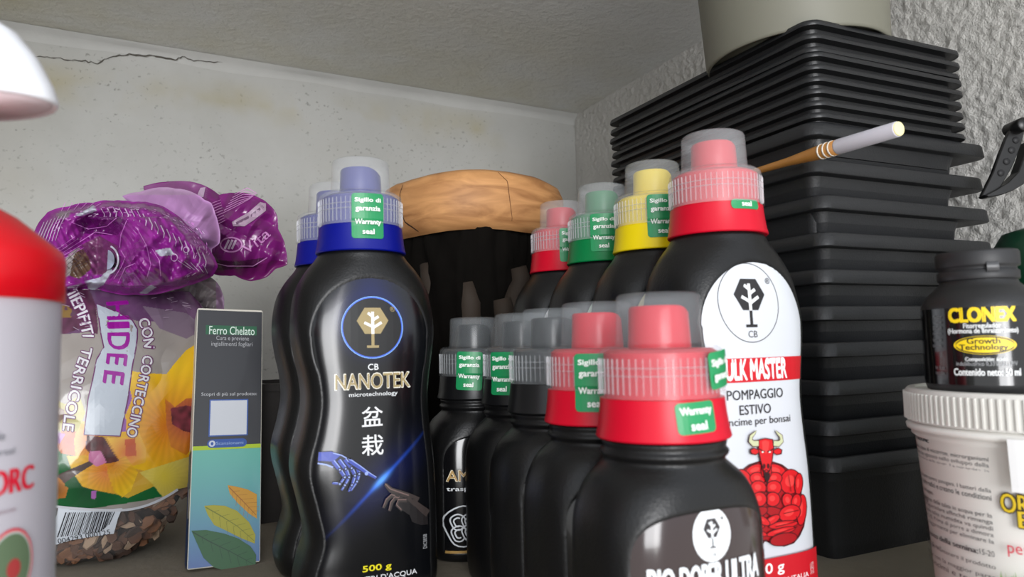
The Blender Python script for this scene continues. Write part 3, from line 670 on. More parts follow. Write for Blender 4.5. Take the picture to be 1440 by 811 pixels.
def rb(a): return .0905+.003*math.sin(2*a+1)+.0016*math.sin(5*a)
bm = bmesh.new(); prof = [(-.012, -.055), (-.008, -.0525), (-.002, -.046), (.001, -.030), (.0008, -.014), (-.003, -.005), (-.010, -.0005), (-.022, 0), (-.030, -.003), (-.034, -.02)]
P = []
for dr, dz in prof:
    P.append([((rb(a)+dr)*math.cos(a), (rb(a)+dr)*math.sin(a), zb+dz+.0018*math.sin(3*a+.5)+.0006*noise.noise(Vector((a*4, dz*40, 1)))) for a in (2*math.pi*i/120 for i in range(120))])
grid(bm, P, True); band_ = obj('rim_band', bm, M_wood, t)
bm = bmesh.new(); P = []
for j in range(60):
    f = j/59; z = (zb-.050)*(1-f)+.0*f; row = []
    for i in range(120):
        a = 2*math.pi*i/120; r = rb(a)-.013-.020*f**1.3; nn = noise.fractal(Vector((math.cos(a)*3, math.sin(a)*3, z*14)), 1, 2, 4); r += .009*nn - .012*abs(noise.noise(Vector((math.cos(a)*6, math.sin(a)*6, z*5))))
        row.append((r*math.cos(a), r*math.sin(a), z))
    P.append(row)
V = grid(bm, P[::-1], True); bm.faces.new(V[0][::-1]); bm.faces.new(V[-1]); obj('bark_underside', bm, M_bark, t)
for (a, z0, z1, r) in ((-1.35, .215, .12, .011), (-1.62, .185, .06, .012), (-1.02, .20, .10, .010), (-2.1, .2, .05, .012), (-2.7, .22, .09, .009)):
    bm = bmesh.new(); pts = []; rr_ = []
    for k in range(9):
        f = k/8; rad_ = .069-.016*f+.002*math.sin(k*2.1); aa = a+.05*math.sin(k*1.3); pts.append((rad_*math.cos(aa), rad_*math.sin(aa), z0+(z1-z0)*f)); rr_.append(r*(.55+.6*math.sin(math.pi*(f*.8+.1))))
    tube(bm, pts, rr_, 10); obj('root', bm, M_root, t)
pr = Print(); ad = -math.pi/2-YAW
def bandf(u, v, o): a = ad+u/.09; r = rb(a)+np.interp(v, [-.055, -.0525, -.046, -.030, -.014, -.005], [-.012, -.008, -.002, .001, .0008, -.003])+.0004+o; return (r*math.cos(a), r*math.sin(a), zb+v+.0018*math.sin(3*a+.5))
pr.strip([(-.071, -.006), (-.0715, -.018), (-.070, -.034), (-.067, -.042), (-.060, -.047), (-.055, -.052)], [.0006, .001, .001, .0012, .0016, .0010], ink(58, 36, 22, .9))
pr.build('crack', bandf, band_, step=.003); pr = Print()
pr.strip([(.028, -.004), (.036, -.012), (.038, -.030), (.042, -.048)], [.0004, .0007, .0006, .0004], ink(104, 66, 38, .9))
pr.build('crack', bandf, band_, step=.003)

# ------------------------------------------------------------------ bag of orchid bark
BZ = .530
p = at(162, 480, BZ)
t = thing('bark_bag', 'crumpled purple and silver plastic bag of orchid bark with yellow orchid picture and rolled top', 'bag', (p.x, p.y, SH), rz=R(4))
BAG = t
BT = [(0, .054, .000, .020, 2), (.004, .062, .010, .034, 2.1), (.012, .066, .028, .042, 2.2), (.025, .069, .047, .046, 2.3), (.045, .070, .063, .049, 2.4), (.075, .069, .0695, .051, 2.4), (.105, .068, .0715, .049, 2.4), (.135, .066, .071, .043, 2.4), (.160, .064, .066, .032, 2.4), (.178, .058, .060, .020, 2.3), (.190, .048, .050, .008, 2.1)]
def tri(x): return abs((x % 1.0)-.5)*2
def crease(x, z, s=1.0):
    w1 = .35*noise.noise(Vector((x*30, z*30, 4))); a = tri(x*22+z*9+w1*2)*.5+tri(z*17-x*8+w1*3+.3)*.5+tri(x*31-z*27+.7+w1*2)*.3
    return (a-.65)*s+.35*noise.noise(Vector((x*26, z*26, 8)))
def bag_y(x, z):
    xl, xr, ty, e = crom(BT, z); h = xr if x >= 0 else xl; amp = .0011+.0030*max(0, min(1, (z-.11)/.07))
    k = max(0, 1-abs(x/h)**e)
    return -ty*k**(1/e)-amp*crease(x, z)*min(1, k*3)
BLINE = lambda px: 707+10*math.sin(max(0, min(1, (px-40)/125))*math.pi/2)-(max(0, px-165)/80)**2*26
def bag_mesh(parent):
    """printed film above the white line, clear film below; one colour per vertex"""
    nu, nz2 = 560, 430; zs = [.190*(j/nz2) for j in range(nz2+1)]; P = []
    for z in zs:
        xl, xr, ty, e = crom(BT, z); row = []
        for i in range(nu):
            a = (math.pi*i/80 if i < 80 else math.pi+math.pi*(i-80)/480); c, s_ = math.cos(a), math.sin(a); x = (xr if c >= 0 else xl)*math.copysign(abs(c)**(2/e), c); y = ty*math.copysign(abs(s_)**(2/e), s_)
            k = min(1, 3*max(0, 1-abs(c)**2)); amp = .0011+.0030*max(0, min(1, (z-.11)/.07)); y += (amp*crease(x, z)*k)*(-1 if s_ < 0 else 1); row.append((x, y, z))
        P.append(row)
    return P
def inv_cam(): return cam.matrix_world.inverted()
def to_px(P): 
    A = np.array(cam.matrix_world.inverted()); H = P @ A[:3, :3].T + A[:3, 3]; return 720+1000*H[:, 0]/-H[:, 2], 405.5-1000*H[:, 1]/-H[:, 2]
def pip(X, Y, poly):
    ins = np.zeros(len(X), bool); n = len(poly)
    for i in range(n):
        (x1, y1), (x2, y2) = poly[i], poly[(i+1) % n]
        if y1 == y2: continue
        c = ((Y < y1) != (Y < y2)) & (X < (x2-x1)*(Y-y1)/(y2-y1)+x1); ins ^= c
    return ins
def np_noise(X, Y, s, seed): return np.array([noise.noise(Vector((x*s, y*s, seed))) for x, y in zip(X, Y)])
def sc(*c): return np.array(srgb(*c))
def petal(col, X, Y, poly, c0, c1, ctr, rad, vein=.0):
    m = pip(X, Y, poly)
    if not m.any(): return
    d = np.clip(np.hypot(X[m]-ctr[0], Y[m]-ctr[1])/rad, 0, 1)[:, None]; cc = c1*(1-d)+c0*d
    if vein:
        an = np.arctan2(Y[m]-ctr[1], X[m]-ctr[0]); cc = cc*(1-vein*(.5+.5*np.sin(an*26)))[:, None]
    col[m] = cc
def bag_colour(me, mw):
    P = np.array([tuple(mw @ v.co) for v in me.vertices]); Lc = np.array([tuple(v.co) for v in me.vertices]); X, Y = to_px(P); N_ = len(X)
    n1 = np_noise(X, Y, .03, 1); n2 = np_noise(X, Y, .11, 2)
    col = np.tile(sc(150, 143, 138), (N_, 1))*(1+.16*n1[:, None])
    dark = [(30,380),(60,392),(130,400),(176,412),(230,412),(300,400),(300,470),(262,470),(225,452),(196,452),(170,445),(135,430),(138,462),(112,468),(84,470),(72,476),(58,470),(30,470)]
    m = pip(X, Y, dark); col[m] = (sc(98, 66, 100)*(1+.5*n1[m, None]))+sc(60, 60, 60)*np.clip(n2[m, None], 0, 1)
    m = pip(X, Y, [(120,392),(135,430),(138,470),(112,462),(90,470),(70,460),(58,430),(58,395)]); col[m] = sc(88, 48, 72)*(1+.5*n2[m, None])
    m = pip(X, Y, [(62,398),(90,392),(96,404),(80,425),(62,420)]); col[m] = sc(110, 100, 88)
    m = pip(X, Y, [(62,430),(92,428),(108,440),(100,446),(76,448)]); col[m] = sc(128, 100, 54)
    m = m & (n2 > .1); col[m] = sc(90, 60, 80)
    m = pip(X, Y, [(30,440),(58,438),(72,452),(73,480),(58,500),(30,520)]); col[m] = sc(126, 30, 136)
    m = pip(X, Y, [(200,430),(262,440),(290,462),(262,476),(225,462)]); col[m] = sc(122, 104, 122)
    # big yellow orchid at the right
    g = sc(22, 96, 48)
    petal(col, X, Y, [(118,598),(200,596),(262,650),(262,692),(180,704),(120,690)], sc(196, 160, 50), sc(188, 120, 44), (170, 640), 60)
    petal(col, X, Y, [(40,668),(84,622),(110,640),(150,690),(180,700),(260,664),(262,690),(200,704),(120,716),(30,712)], g, sc(16, 70, 38), (120, 690), 60)
    petal(col, X, Y, [(182,532),(178,520),(200,524),(234,526),(246,510),(262,492),(285,478),(290,560),(282,640),(262,668),(240,680),(222,668),(196,660),(172,655),(168,610),(176,560)], sc(232, 188, 28), sc(206, 112, 24), (236, 600), 85, .10)
    petal(col, X, Y, [(232,560),(246,572),(262,560),(290,560),(290,600),(262,640),(240,628),(234,596)], sc(196, 116, 36), sc(150, 40, 60), (262, 586), 40, .1)
    m = pip(X, Y, [(240,574),(262,570),(290,576),(290,612),(258,606),(242,596)]); col[m] = sc(104, 34, 48)*(1+.9*n2[m, None])
    petal(col, X, Y, [(196,664),(214,680),(230,700),(262,688),(272,640),(240,650)], sc(198, 178, 92), sc(214, 190, 60), (230, 670), 40, .05)
    petal(col, X, Y, [(150,615),(178,616),(192,600),(206,632),(205,650),(186,655),(170,650)], sc(226, 182, 66), sc(196, 92, 30), (180, 636), 34)
    m = pip(X, Y, [(166,608),(178,606),(174,545),(182,545),(186,560)]); col[m] = sc(142, 84, 160)
    petal(col, X, Y, [(176,618),(190,616),(192,641),(176,641)], sc(190, 80, 26), sc(176, 70, 24), (184, 630), 20)
    # lower flower
    petal(col, X, Y, [(79,628),(86,606),(104,598),(116,592),(136,600),(132,640),(106,641),(86,637)], sc(206, 118, 52), sc(168, 70, 34), (96, 620), 34, .15)
    petal(col, X, Y, [(104,620),(110,590),(124,594),(140,612),(136,640),(118,648),(106,640)], sc(232, 170, 54), sc(196, 94, 38), (126, 622), 30, .1)
    petal(col, X, Y, [(94,641),(128,640),(150,650),(186,656),(174,684),(160,694),(138,690),(116,684),(102,664)], sc(222, 178, 46), sc(206, 110, 52), (150, 662), 48, .12)
    petal(col, X, Y, [(150,652),(176,641),(194,664),(184,690),(172,699),(160,690),(152,668)], sc(228, 184, 34), sc(196, 118, 34), (158, 650), 46, .14)
    m = pip(X, Y, [(122,612),(146,614),(158,634),(168,648),(150,652),(132,644),(120,630)]); col[m] = sc(82, 40, 44)*(1+.6*n2[m, None])
    m = pip(X, Y, [(126,634),(142,634),(150,650),(136,656),(124,648)]); col[m] = sc(186, 110, 150)
    m = pip(X, Y, [(84,666),(126,648),(132,652),(100,672),(88,682),(72,676)]); col[m] = sc(78, 62, 58)
    petal(col, X, Y, [(40,664),(46,650),(66,652),(72,664),(86,674),(92,682),(86,684),(66,668),(58,676),(44,676)], sc(168, 108, 46), sc(120, 84, 44), (54, 662), 22)
    petal(col, X, Y, [(58,690),(60,676),(76,672),(96,686),(92,700),(74,702)], sc(170, 108, 44), sc(62, 38, 20), (74, 688), 20)
    # small pale orchid at the left
    petal(col, X, Y, [(62,606),(66,566),(78,562),(92,568),(112,556),(120,580),(110,606),(84,606)], sc(176, 170, 84), sc(140, 120, 50), (86, 586), 30)
    m = pip(X, Y, [(66,580),(76,570),(90,576),(92,586),(80,596),(68,598)]); col[m] = sc(98, 64, 34)*(1+.6*n2[m, None])
    m = pip(X, Y, [(76,607),(92,610),(84,624),(78,622)]); col[m] = sc(150, 90, 160)
    m = pip(X, Y, [(128,690),(136,690),(134,702),(128,700)]); col[m] = sc(160, 96, 164)
    bk = Lc[:, 1] > .004; col[bk] = sc(132, 40, 136)
    at_ = me.color_attributes.new('Col', 'FLOAT_COLOR', 'POINT'); buf = np.ones((N_, 4), np.float32); buf[:, :3] = np.clip(col, 0, 1); at_.data.foreach_set('color', buf.ravel()); return Y, X
M_foil = mat('printed_bag_film', rough=.24, coat=.35, vcol=True, bump=.35, bscale=60)
M_film = mat('clear_bag_film', (.9, .9, .9), .08, alpha=.06, coat=.6, spec=.9)
P = bag_mesh(t); bpy.context.view_layer.update(); mw = t.matrix_world.copy()
line_z = lambda x: .0295+.004*math.cos(x*22)     # height of the white line on the bag
q_bag = surf_q(t, bag_y)
LZ = [(q_bag(px, BLINE(px))) for px in range(45, 250, 12)]; LX = [v[0] for v in LZ]; LY = [v[1] for v in LZ]
lz = lambda x: float(np.interp(x, LX, LY))
for nm, keep in (('printed_film', 1), ('clear_window', 0)):
    bm = bmesh.new(); V = {}
    def vv(j, i):
        if (j, i) not in V: V[(j, i)] = bm.verts.new(P[j][i])
        return V[(j, i)]
    n = len(P[0])
    for j in range(len(P)-1):
        for i in range(n):
            c = P[j][i]; up = (c[2] > lz(c[0])) if c[1] < 0 else c[2] > .03
            if up == bool(keep): bm.faces.new((vv(j, i), vv(j, (i+1) % n), vv(j+1, (i+1) % n), vv(j+1, i)))
    if not keep: bm.faces.new([vv(0, i) for i in range(n)][::-1])
    else: bm.faces.new([vv(len(P)-1, i) for i in range(n)])
    o = obj(nm, bm, M_foil if keep else M_film, t)
    if keep: bag_colour(o.data, mw); BF = o
# print on the bag (laid out in the photograph's measure, then dropped onto the film)
def bag_fm(px, py, o):
    x, z = q_bag(px, py); return (x, bag_y(x, z)-o, z)
class PathText:
    def __init__(s, pts):
        s.p = [Vector(a) for a in pts]; s.l = [0]
        for a, b in zip(s.p[:-1], s.p[1:]): s.l.append(s.l[-1]+(b-a).length)
    def at(s, d):
        d = max(0, min(s.l[-1]-1e-4, d)); i = max(k for k in range(len(s.l)-1) if s.l[k] <= d); f = (d-s.l[i])/(s.l[i+1]-s.l[i]); p = s.p[i].lerp(s.p[i+1], f)
        e = 4; a = s.raw(d-e); b = s.raw(d+e); return p, (b-a).normalized()
    def raw(s, d):
        if d < 0: return s.p[0]+(s.p[1]-s.p[0]).normalized()*d
        if d >= s.l[-1]: return s.p[-1]+(s.p[-1]-s.p[-2]).normalized()*(d-s.l[-1])
        i = max(k for k in range(len(s.l)-1) if s.l[k] <= d); return s.p[i].lerp(s.p[i+1], (d-s.l[i])/(s.l[i+1]-s.l[i]))
    def place(s, pr, txt, d0, d1, h, m, off=0):
        vs, fs, _ = text2d(txt, 0); out = []
        for (u, v) in vs:
            p, d = s.at(d0+(d1-d0)*u); nn = Vector((d.y, -d.x)); out.append(tuple(p+nn*((v-.5)*h+off)))
        pr.shape(out, fs, m)
def fat(pt, pr, txt, d0, d1, h, m, b):
    for k in range(8):
        dx, dy = b*math.cos(k*math.pi/4), b*math.sin(k*math.pi/4); pt2 = PathText([(p.x+dx, p.y+dy) for p in pt.p]); pt2.place(pr, txt, d0, d1, h, m)
pr = Print(); W_ = ink(214, 214, 218, .3); Pp = ink(104, 40, 96, .3); PV = ink(150, 22, 146, .3); SIL = ink(182, 190, 200, .25)
ban = [(135,427),(150,432),(168,440),(186,450),(193,462),(193,475),(191,490),(186,515),(180,560),(169,613),(118,611),(124,560),(130,535),(136,505),(146,488),(142,470),(139,448)]
pr.poly(ban, SIL); pr.strip(ban, 1.8, Pp, True)
ht = PathText([(164,414),(166,440),(167,470),(166,500),(160,545),(152,600)])
for ch, a, b, h_, off in (('H', 10, 35, 30, 0), ('I', 39, 47, 30, 0), ('D', 54, 77, 30, 0), ('E', 84, 99, 28, -1), ('E', 109, 126, 28, -2)):
    for sh in (-.8, .8, 0): ht.place(pr, ch, a+sh, b+sh, h_, PV, off+sh)
lp = PathText([(92,392),(104,415),(117,442),(124,470),(122,495),(112,520),(106,550),(98,585),(94,616)])
rp_ = PathText([(200,446),(206,462),(210,485),(206,515),(198,550),(190,590),(183,620)])
for (pt, tx, a, b, h_) in ((lp, 'SEMIEPIFITI', -12, 88, 16), (lp, 'TERRICOLE', 104, 224, 15), (rp_, 'CON', 2, 44, 15), (rp_, 'CORTECCINO', 56, 172, 14)):
    fat(pt, pr, tx, a, b, h_, Pp, 1.5)
    for s_ in (-.35, .35): PathText([(p.x+s_, p.y+s_) for p in pt.p]).place(pr, tx, a, b, h_, W_)
wl_ = [(px, BLINE(px)) for px in range(42, 252, 8)]; pr.strip(wl_, 3.4, ink(198, 200, 206, .3))
for k in range(26):       # fine pale print on the dark upper film
    x = random.uniform(64, 120) if k < 14 else random.uniform(200, 262); y = random.uniform(405, 462); pr.strip([(x, y), (x+random.uniform(5, 12), y+random.uniform(-3, 5))], .8, ink(160, 140, 160, .3))
pr.build('printed_design', bag_fm, BF, step=7, base=.0002, lift=.00001)
pr = Print()
st = [(82,713),(100,716),(120,717),(150,716),(172,714),(166,728),(160,750),(130,754),(100,759),(80,765),(70,764),(68,752),(72,738),(80,724)]
pr.poly(st, ink(206, 212, 220, .35)); xx = 0; BK = ink(26, 28, 34, .4)
while xx < 68:
    wb = random.choice((.7, .7, 1.3, 1.9)); f = xx/68
    tx, ty = 92+70*f, 719.5+(-.5 if f > .5 else .5); bx2, by2 = 80+74*f, 755-9*f
    if f > .80: by2 -= 10*(f-.8)/.2; 
    pr.poly([(tx, ty), (tx+wb, ty), (bx2+wb, by2), (bx2, by2)], BK); xx += wb+random.choice((.8, 1.0, 1.7))
PathText([(72,762),(90,759),(120,753),(156,747)]).place(pr, '8 004293 000125', 0, 84, 7, BK)
pr.build('barcode_sticker', bag_fm, t, step=6, base=.0005, lift=.00001)
# bark chips seen through the clear film
M_chips = [mat('bark_chip_%s' % n_, srgb(*c), .8, bump=1, bscale=150, vary=.35, vscale=60) for n_, c in (('brown', (94,64,47)), ('dark', (62,44,34)), ('orange', (122,82,55)), ('pale', (170,144,120)))]
bm = bmesh.new(); Pf = []
for j in range(24):
    z = .003+.040*j/23; xl, xr, ty, e = crom(BT, z); row = []
    for i in range(60):
        a = 2*math.pi*i/60; c, s_ = math.cos(a), math.sin(a); k = .80
        row.append((k*(xr if c >= 0 else xl)*math.copysign(abs(c)**(2/e), c), k*ty*math.copysign(abs(s_)**(2/e), s_), z+.001*noise.noise(Vector((c*9, s_*9, z*200)))))
    Pf.append(row)
V = grid(bm, Pf, True); bm.faces.new(V[0][::-1]); bm.faces.new(V[-1]); o = obj('bark_fines', bm, mat('bark_fines_dark', srgb(50,36,28), .95, bump=1, bscale=300, vary=.5, vscale=200))
o.matrix_world = mw; tag(o, 'dark fine bark crumbs filling the bottom of the purple bag', 'bark'); o['kind'] = 'stuff'
chip_me = []
for v_ in range(10):
    bm = bmesh.new(); L_, W2, T_ = random.uniform(.010, .019), random.uniform(.006, .010), random.uniform(.0012, .0024)
    n = 7; ring_ = [(L_/2*math.cos(2*math.pi*i/n)*random.uniform(.75, 1.15), W2/2*math.sin(2*math.pi*i/n)*random.uniform(.7, 1.2)) for i in range(n)]
    A = [bm.verts.new((x, y, -T_/2+random.uniform(-.0004, .0004))) for x, y in ring_]; B = [bm.verts.new((x*.85, y*.8, T_/2+random.uniform(-.0006, .0006))) for x, y in ring_]
    bm.faces.new(A[::-1]); bm.faces.new(B)
    for i in range(n): bm.faces.new((A[i], A[(i+1) % n], B[(i+1) % n], B[i]))
    o = obj('c', bm, M_chips[[0, 0, 1, 2, 3, 0, 1, 2, 0, 1][v_]], smooth=False); chip_me.append(o.data); C.objects.unlink(o)
cnt = 0; tries = 0
while cnt < 120 and tries < 5000:
    tries += 1; z = random.uniform(.004, .048)**1.0; xl, xr, ty, e = crom(BT, z); x = random.uniform(-xl*.93, xr*.93)
    if z > lz(x)+.004: continue
    y = bag_y(x, z)+random.uniform(.0026, .0055)
    xl2, xr2, ty2, e2 = crom(BT, z)
    o = bpy.data.objects.new('bark_chip', random.choice(chip_me)); link(o)
    nrm = Vector((x*.25, -.05-.2*abs(bag_y(x, z)), -.03*(.03-z)*30)).normalized(); qn = nrm.to_track_quat('Z', 'Y')
    o.matrix_world = mw @ (Matrix.Translation((x*.97, y, z)) @ qn.to_matrix().to_4x4() @ Matrix.Rotation(random.uniform(0, 6.3), 4, 'Z') @ Matrix.Rotation(random.uniform(-.5, .5), 4, 'X'))
    tag(o, 'brown bark chip showing through the clear bottom of the purple bag', 'bark chip', 'bark chips in the clear bottom of the bag'); cnt += 1

# rolled and twisted top of the bag: crumpled film lobes with depth
def lobe(name, cxy, outline, Z0, thick, hfun, colf, material, nr=70, na=220):
    cx, cy = cxy; ang = np.array([math.atan2(-(y-cy), x-cx) for x, y in outline]); rad_ = np.array([math.hypot(x-cx, y-cy) for x, y in outline]); od = np.argsort(ang); ang, rad_ = ang[od], rad_[od]
    A3 = np.concatenate((ang-2*math.pi, ang, ang+2*math.pi)); R3_ = np.concatenate((rad_, rad_, rad_))
    def br(a): return float(np.interp(a, A3, R3_))*(1+.012*noise.noise(Vector((math.cos(a)*7, math.sin(a)*7, cx))))
    def depth(px, py):
        a = math.atan2(-(py-cy), px-cx); r = min(1, math.hypot(px-cx, py-cy)/br(a))
        edge = 1-r**6; return Z0-hfun(px, py, r, a)*edge, r
    Mi = mw.inverted()
    def fm(px, py, o=0):
        Zd, r = depth(px, py); return Mi @ at(px, py, Zd-o)
    bm = bmesh.new(); rows = []; meta = []
    for j in range(1, nr+1):
        r = (j/nr)**.8; rows.append([(cx+br(a)*r*math.cos(a), cy-br(a)*r*math.sin(a)) for a in (2*math.pi*i/na-math.pi for i in range(na))])
    V = [[bm.verts.new(fm(x, y)) for x, y in row] for row in rows]; c0 = bm.verts.new(fm(cx, cy)); cols = [(x, y) for row in rows for x, y in row]+[(cx, cy)]
    for i in range(na): bm.faces.new((c0, V[0][i], V[0][(i+1) % na]))
    for a_, b_ in zip(V[:-1], V[1:]):
        for i in range(na): bm.faces.new((a_[i], b_[i], b_[(i+1) % na], a_[(i+1) % na]))
    prev = V[-1]
    for k in (1, 2, 3, 4):
        f = 1-k/4.6; row = []
        for i in range(na):
            x, y = rows[-1][i]; x = cx+(x-cx)*f; y = cy+(y-cy)*f; row.append(bm.verts.new(Mi @ at(x, y, Z0+thick*math.sqrt(1-f*f)))); cols.append((x, y))
        for i in range(na): bm.faces.new((prev[i], row[i], row[(i+1) % na], prev[(i+1) % na]))
        prev = row
    bm.faces.new(prev)
    o = obj(name, bm, material, BAG)
    X = np.array([c[0] for c in cols]); Y = np.array([c[1] for c in cols]); col = colf(X, Y)
    at_ = o.data.color_attributes.new('Col', 'FLOAT_COLOR', 'POINT'); buf = np.ones((len(X), 4), np.float32); buf[:, :3] = np.clip(col, 0, 1); at_.data.foreach_set('color', buf.ravel())
    return o, fm
def fold(px, py, s=1.0, k=1.0):
    x, y = px/100*k, py/100*k; w_ = noise.noise(Vector((x*1.6, y*1.6, 3)))*.6
    return (tri(x*2.1+y*1.1+w_)*.5+tri(y*2.6-x*1.3+w_*1.3+.3)*.4+tri(x*4.3+y*3.7+w_*1.5)*.14-.55)*s+.3*s*noise.noise(Vector((x*3, y*3, 5)))
# 1 twisted far end
def h3(px, py, r, a): return .020*(1-r**2.5)+.014*fold(px, py, 1, 1.0)
def c3(X, Y):
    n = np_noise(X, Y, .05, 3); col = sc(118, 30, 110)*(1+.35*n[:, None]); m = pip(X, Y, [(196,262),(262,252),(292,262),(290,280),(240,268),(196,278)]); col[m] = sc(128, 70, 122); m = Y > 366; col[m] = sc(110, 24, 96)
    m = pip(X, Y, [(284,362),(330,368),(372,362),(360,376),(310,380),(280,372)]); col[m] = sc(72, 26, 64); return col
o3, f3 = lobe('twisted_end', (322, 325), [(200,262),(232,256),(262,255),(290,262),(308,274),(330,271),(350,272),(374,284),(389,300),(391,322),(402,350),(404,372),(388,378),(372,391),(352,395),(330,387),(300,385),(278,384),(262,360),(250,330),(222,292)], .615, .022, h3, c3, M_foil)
pr = Print(); LP = ink(196, 130, 190, .35); LG = ink(186, 160, 186, .35)
pr.poly([(276,277),(282,264),(289,263),(286,277)], LG)
pr.poly([(326,312),(350,298),(366,284),(374,286),(374,296),(356,310),(344,318),(328,318)], ink(176, 150, 172, .35)); pr.strip([(332,314),(352,304),(370,290)], 3.5, ink(110, 80, 108, .35))
for k in range(7): pr.strip([(312+k*3, 300-k*4.5), (330+k*3, 291-k*4.5), (352+k*1.5, 279-k*1.2)], .9, LP)
for k in range(9): pr.strip([(297+k*1.2, 286+k*3.6), (310+k*.8, 281+k*3.6)], .9, LP)
pr.ring(325, 344, 15, 10, 2, LP); 
for k in (-5, 0, 5): pr.strip([(321+k, 350), (327+k, 337)], 3, LG)
PathText([(342,352),(360,340),(380,322)]).place(pr, 'Vita', 0, 44, 15, LP); pr.strip([(286,366),(320,374),(356,374),(376,362)], 1.2, LP)
pr.build('printed_design', f3, o3, step=5, base=.0012, lift=.00002)
# 2 mauve reverse side of the film
def h2(px, py, r, a): return .024*(1-r**3)+.004*fold(px, py, 1, 1.6)
def c2(X, Y):
    n = np_noise(X, Y, .04, 6); col = sc(176, 128, 180)*(1+.10*n[:, None]); m = (Y < 274); col[m] = sc(168, 134, 168); return col
o2, f2 = lobe('reverse_flap', (254, 322), [(170,276),(196,270),(220,264),(246,265),(270,270),(288,281),(297,285),(303,302),(308,318),(309,342),(298,350),(296,366),(286,374),(275,388),(262,382),(240,352),(214,314),(190,290)], .555, .02, h2, c2, mat('matt_mauve_film', rough=.42, vcol=True, bump=.2, bscale=60))
# 3 rolled fold in front
def h1(px, py, r, a):
    cav = math.exp(-((px-134)/40)**2-((py-330)/32)**2)*.034+math.exp(-((px-140)/30)**2-((py-372)/16)**2)*.016
    pan = math.exp(-((px-196)/34)**2-((py-372)/30)**2)*.016
    step = .008*(1/(1+math.exp(-(px-141-(py-360)*.06)/1.6)))*(1 if 305 < py < 402 else 0)
    return .030*(1-r**5)+.011*math.exp(-((r-.86)/.09)**2)-cav+pan+step+.012*fold(px, py, 1, 1.25)+.0022*tri(px*.075-py*.055+1.4*noise.noise(Vector((px*.02, py*.02, 2))))
def c1(X, Y):
    n = np_noise(X, Y, .05, 9); n2 = np_noise(X, Y, .16, 11); col = sc(134, 34, 132)*(1+.30*n[:, None]+.15*n2[:, None])
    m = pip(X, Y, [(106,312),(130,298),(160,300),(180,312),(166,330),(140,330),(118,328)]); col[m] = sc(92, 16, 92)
    m = pip(X, Y, [(60,404),(96,358),(110,348),(120,352),(100,384),(76,404)]); col[m] = sc(168, 160, 158)*(1+.5*n2[m, None])
    m = pip(X, Y, [(104,358),(112,350),(134,352),(128,378),(112,392),(98,388)]); col[m] = sc(92, 68, 54)*(1+.4*n2[m, None])
    m = pip(X, Y, [(114,344),(140,332),(166,346),(168,372),(150,386),(130,386),(126,364)]); col[m] = sc(112, 56, 98)*(1+.4*n2[m, None])
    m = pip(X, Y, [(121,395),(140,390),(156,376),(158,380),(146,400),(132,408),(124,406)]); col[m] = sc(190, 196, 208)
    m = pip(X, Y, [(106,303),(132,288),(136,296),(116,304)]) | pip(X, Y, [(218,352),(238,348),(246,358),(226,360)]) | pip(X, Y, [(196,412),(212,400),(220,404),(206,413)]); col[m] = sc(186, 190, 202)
    m = pip(X, Y, [(80,300),(98,294),(90,306),(82,310)]) | pip(X, Y, [(84,296),(100,296),(96,306),(84,306)]); col[m] = sc(126, 104, 122)
    m = pip(X, Y, [(152,368),(162,362),(168,378),(158,376)]); col[m] = sc(14, 10, 14); return col
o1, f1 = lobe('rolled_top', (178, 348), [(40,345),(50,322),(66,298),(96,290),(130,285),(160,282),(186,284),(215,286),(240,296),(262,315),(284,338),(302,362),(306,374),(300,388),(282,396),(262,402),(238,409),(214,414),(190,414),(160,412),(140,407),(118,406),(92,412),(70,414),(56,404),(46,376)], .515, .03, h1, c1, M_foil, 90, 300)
pr = Print(); LPn = ink(196, 120, 196, .3); LW = ink(206, 176, 210, .3)
for k in range(7): pr.strip([(48+k*5, 350-k*1-6), (54+k*5, 330-k*2), (62+k*5.2, 312-k*2)], [.6, 1.4, .7], LW)
for k in range(6): pr.strip([(86+k*9, 297-k*1.0), (92+k*10, 284.5+k*.2)], .7, LPn)
for k in range(18):       # lines of print running round the rolled rim
    a0 = 180+k*5.4; x0 = 142+k*8.4; y0 = 288+abs(k-2)*1.0+max(0, k-6)*4.4; pr.strip([(x0, y0+3), (x0+5, y0+11+k*.3), (x0+4, y0+17+k*.4)], 1.5 if k % 3 else .9, LW)
for k in range(5): pr.strip([(250+k*9, 366+k*1.5), (268+k*6, 378+k*1.6)], .9, LW)
for k in range(95):       # scattered small print on the crumpled film
    a_ = random.uniform(2.6, -.75); f_ = random.uniform(.80, .95); x = 172+130*f_*math.cos(a_); y = 350-64*f_*math.sin(a_)
    if 46 < x < 298 and y < 392: tx_ = -math.sin(a_)*130; ty_ = -math.cos(a_)*64; l_ = math.hypot(tx_, ty_); e_ = random.uniform(2.5, 6); pr.strip([(x, y), (x+tx_/l_*e_, y+ty_/l_*e_)], random.choice((.7, .9, 1.3)), random.choice((LW, LPn, LPn)))
for k in range(5):
    y = 322+k*4; pr.strip([(60+k*2, y+34), (84+k*3, y+26-k), (106+k*3, y+10)], .7, LPn)
pr.ring(245, 362, 4.5, 5, 1.1, LW, 20); pr.ring(262, 351, 4, 4, 1, LW, 18)
pr.strip([(150+17*math.cos(R(a))*.95, 365-20*math.sin(R(a))) for a in range(-82, 76, 8)], 2.4, ink(206, 206, 222, .3))
pr.poly([(150+11*math.cos(R(a)), 365-14*math.sin(R(a))) for a in range(-88, 92, 12)], ink(176, 186, 208, .3))
for (pts_) in ([(170,352),(176,362),(170,376),(160,392)], [(192,320),(206,345),(212,372),(206,392)], [(214,350),(224,366),(226,388)], [(100,312),(124,322),(150,318),(164,306)], [(112,340),(134,326),(158,330)], [(166,398),(176,376),(190,370)], [(178,310),(170,330),(168,348)]): pr.strip(pts_, .9, LPn)
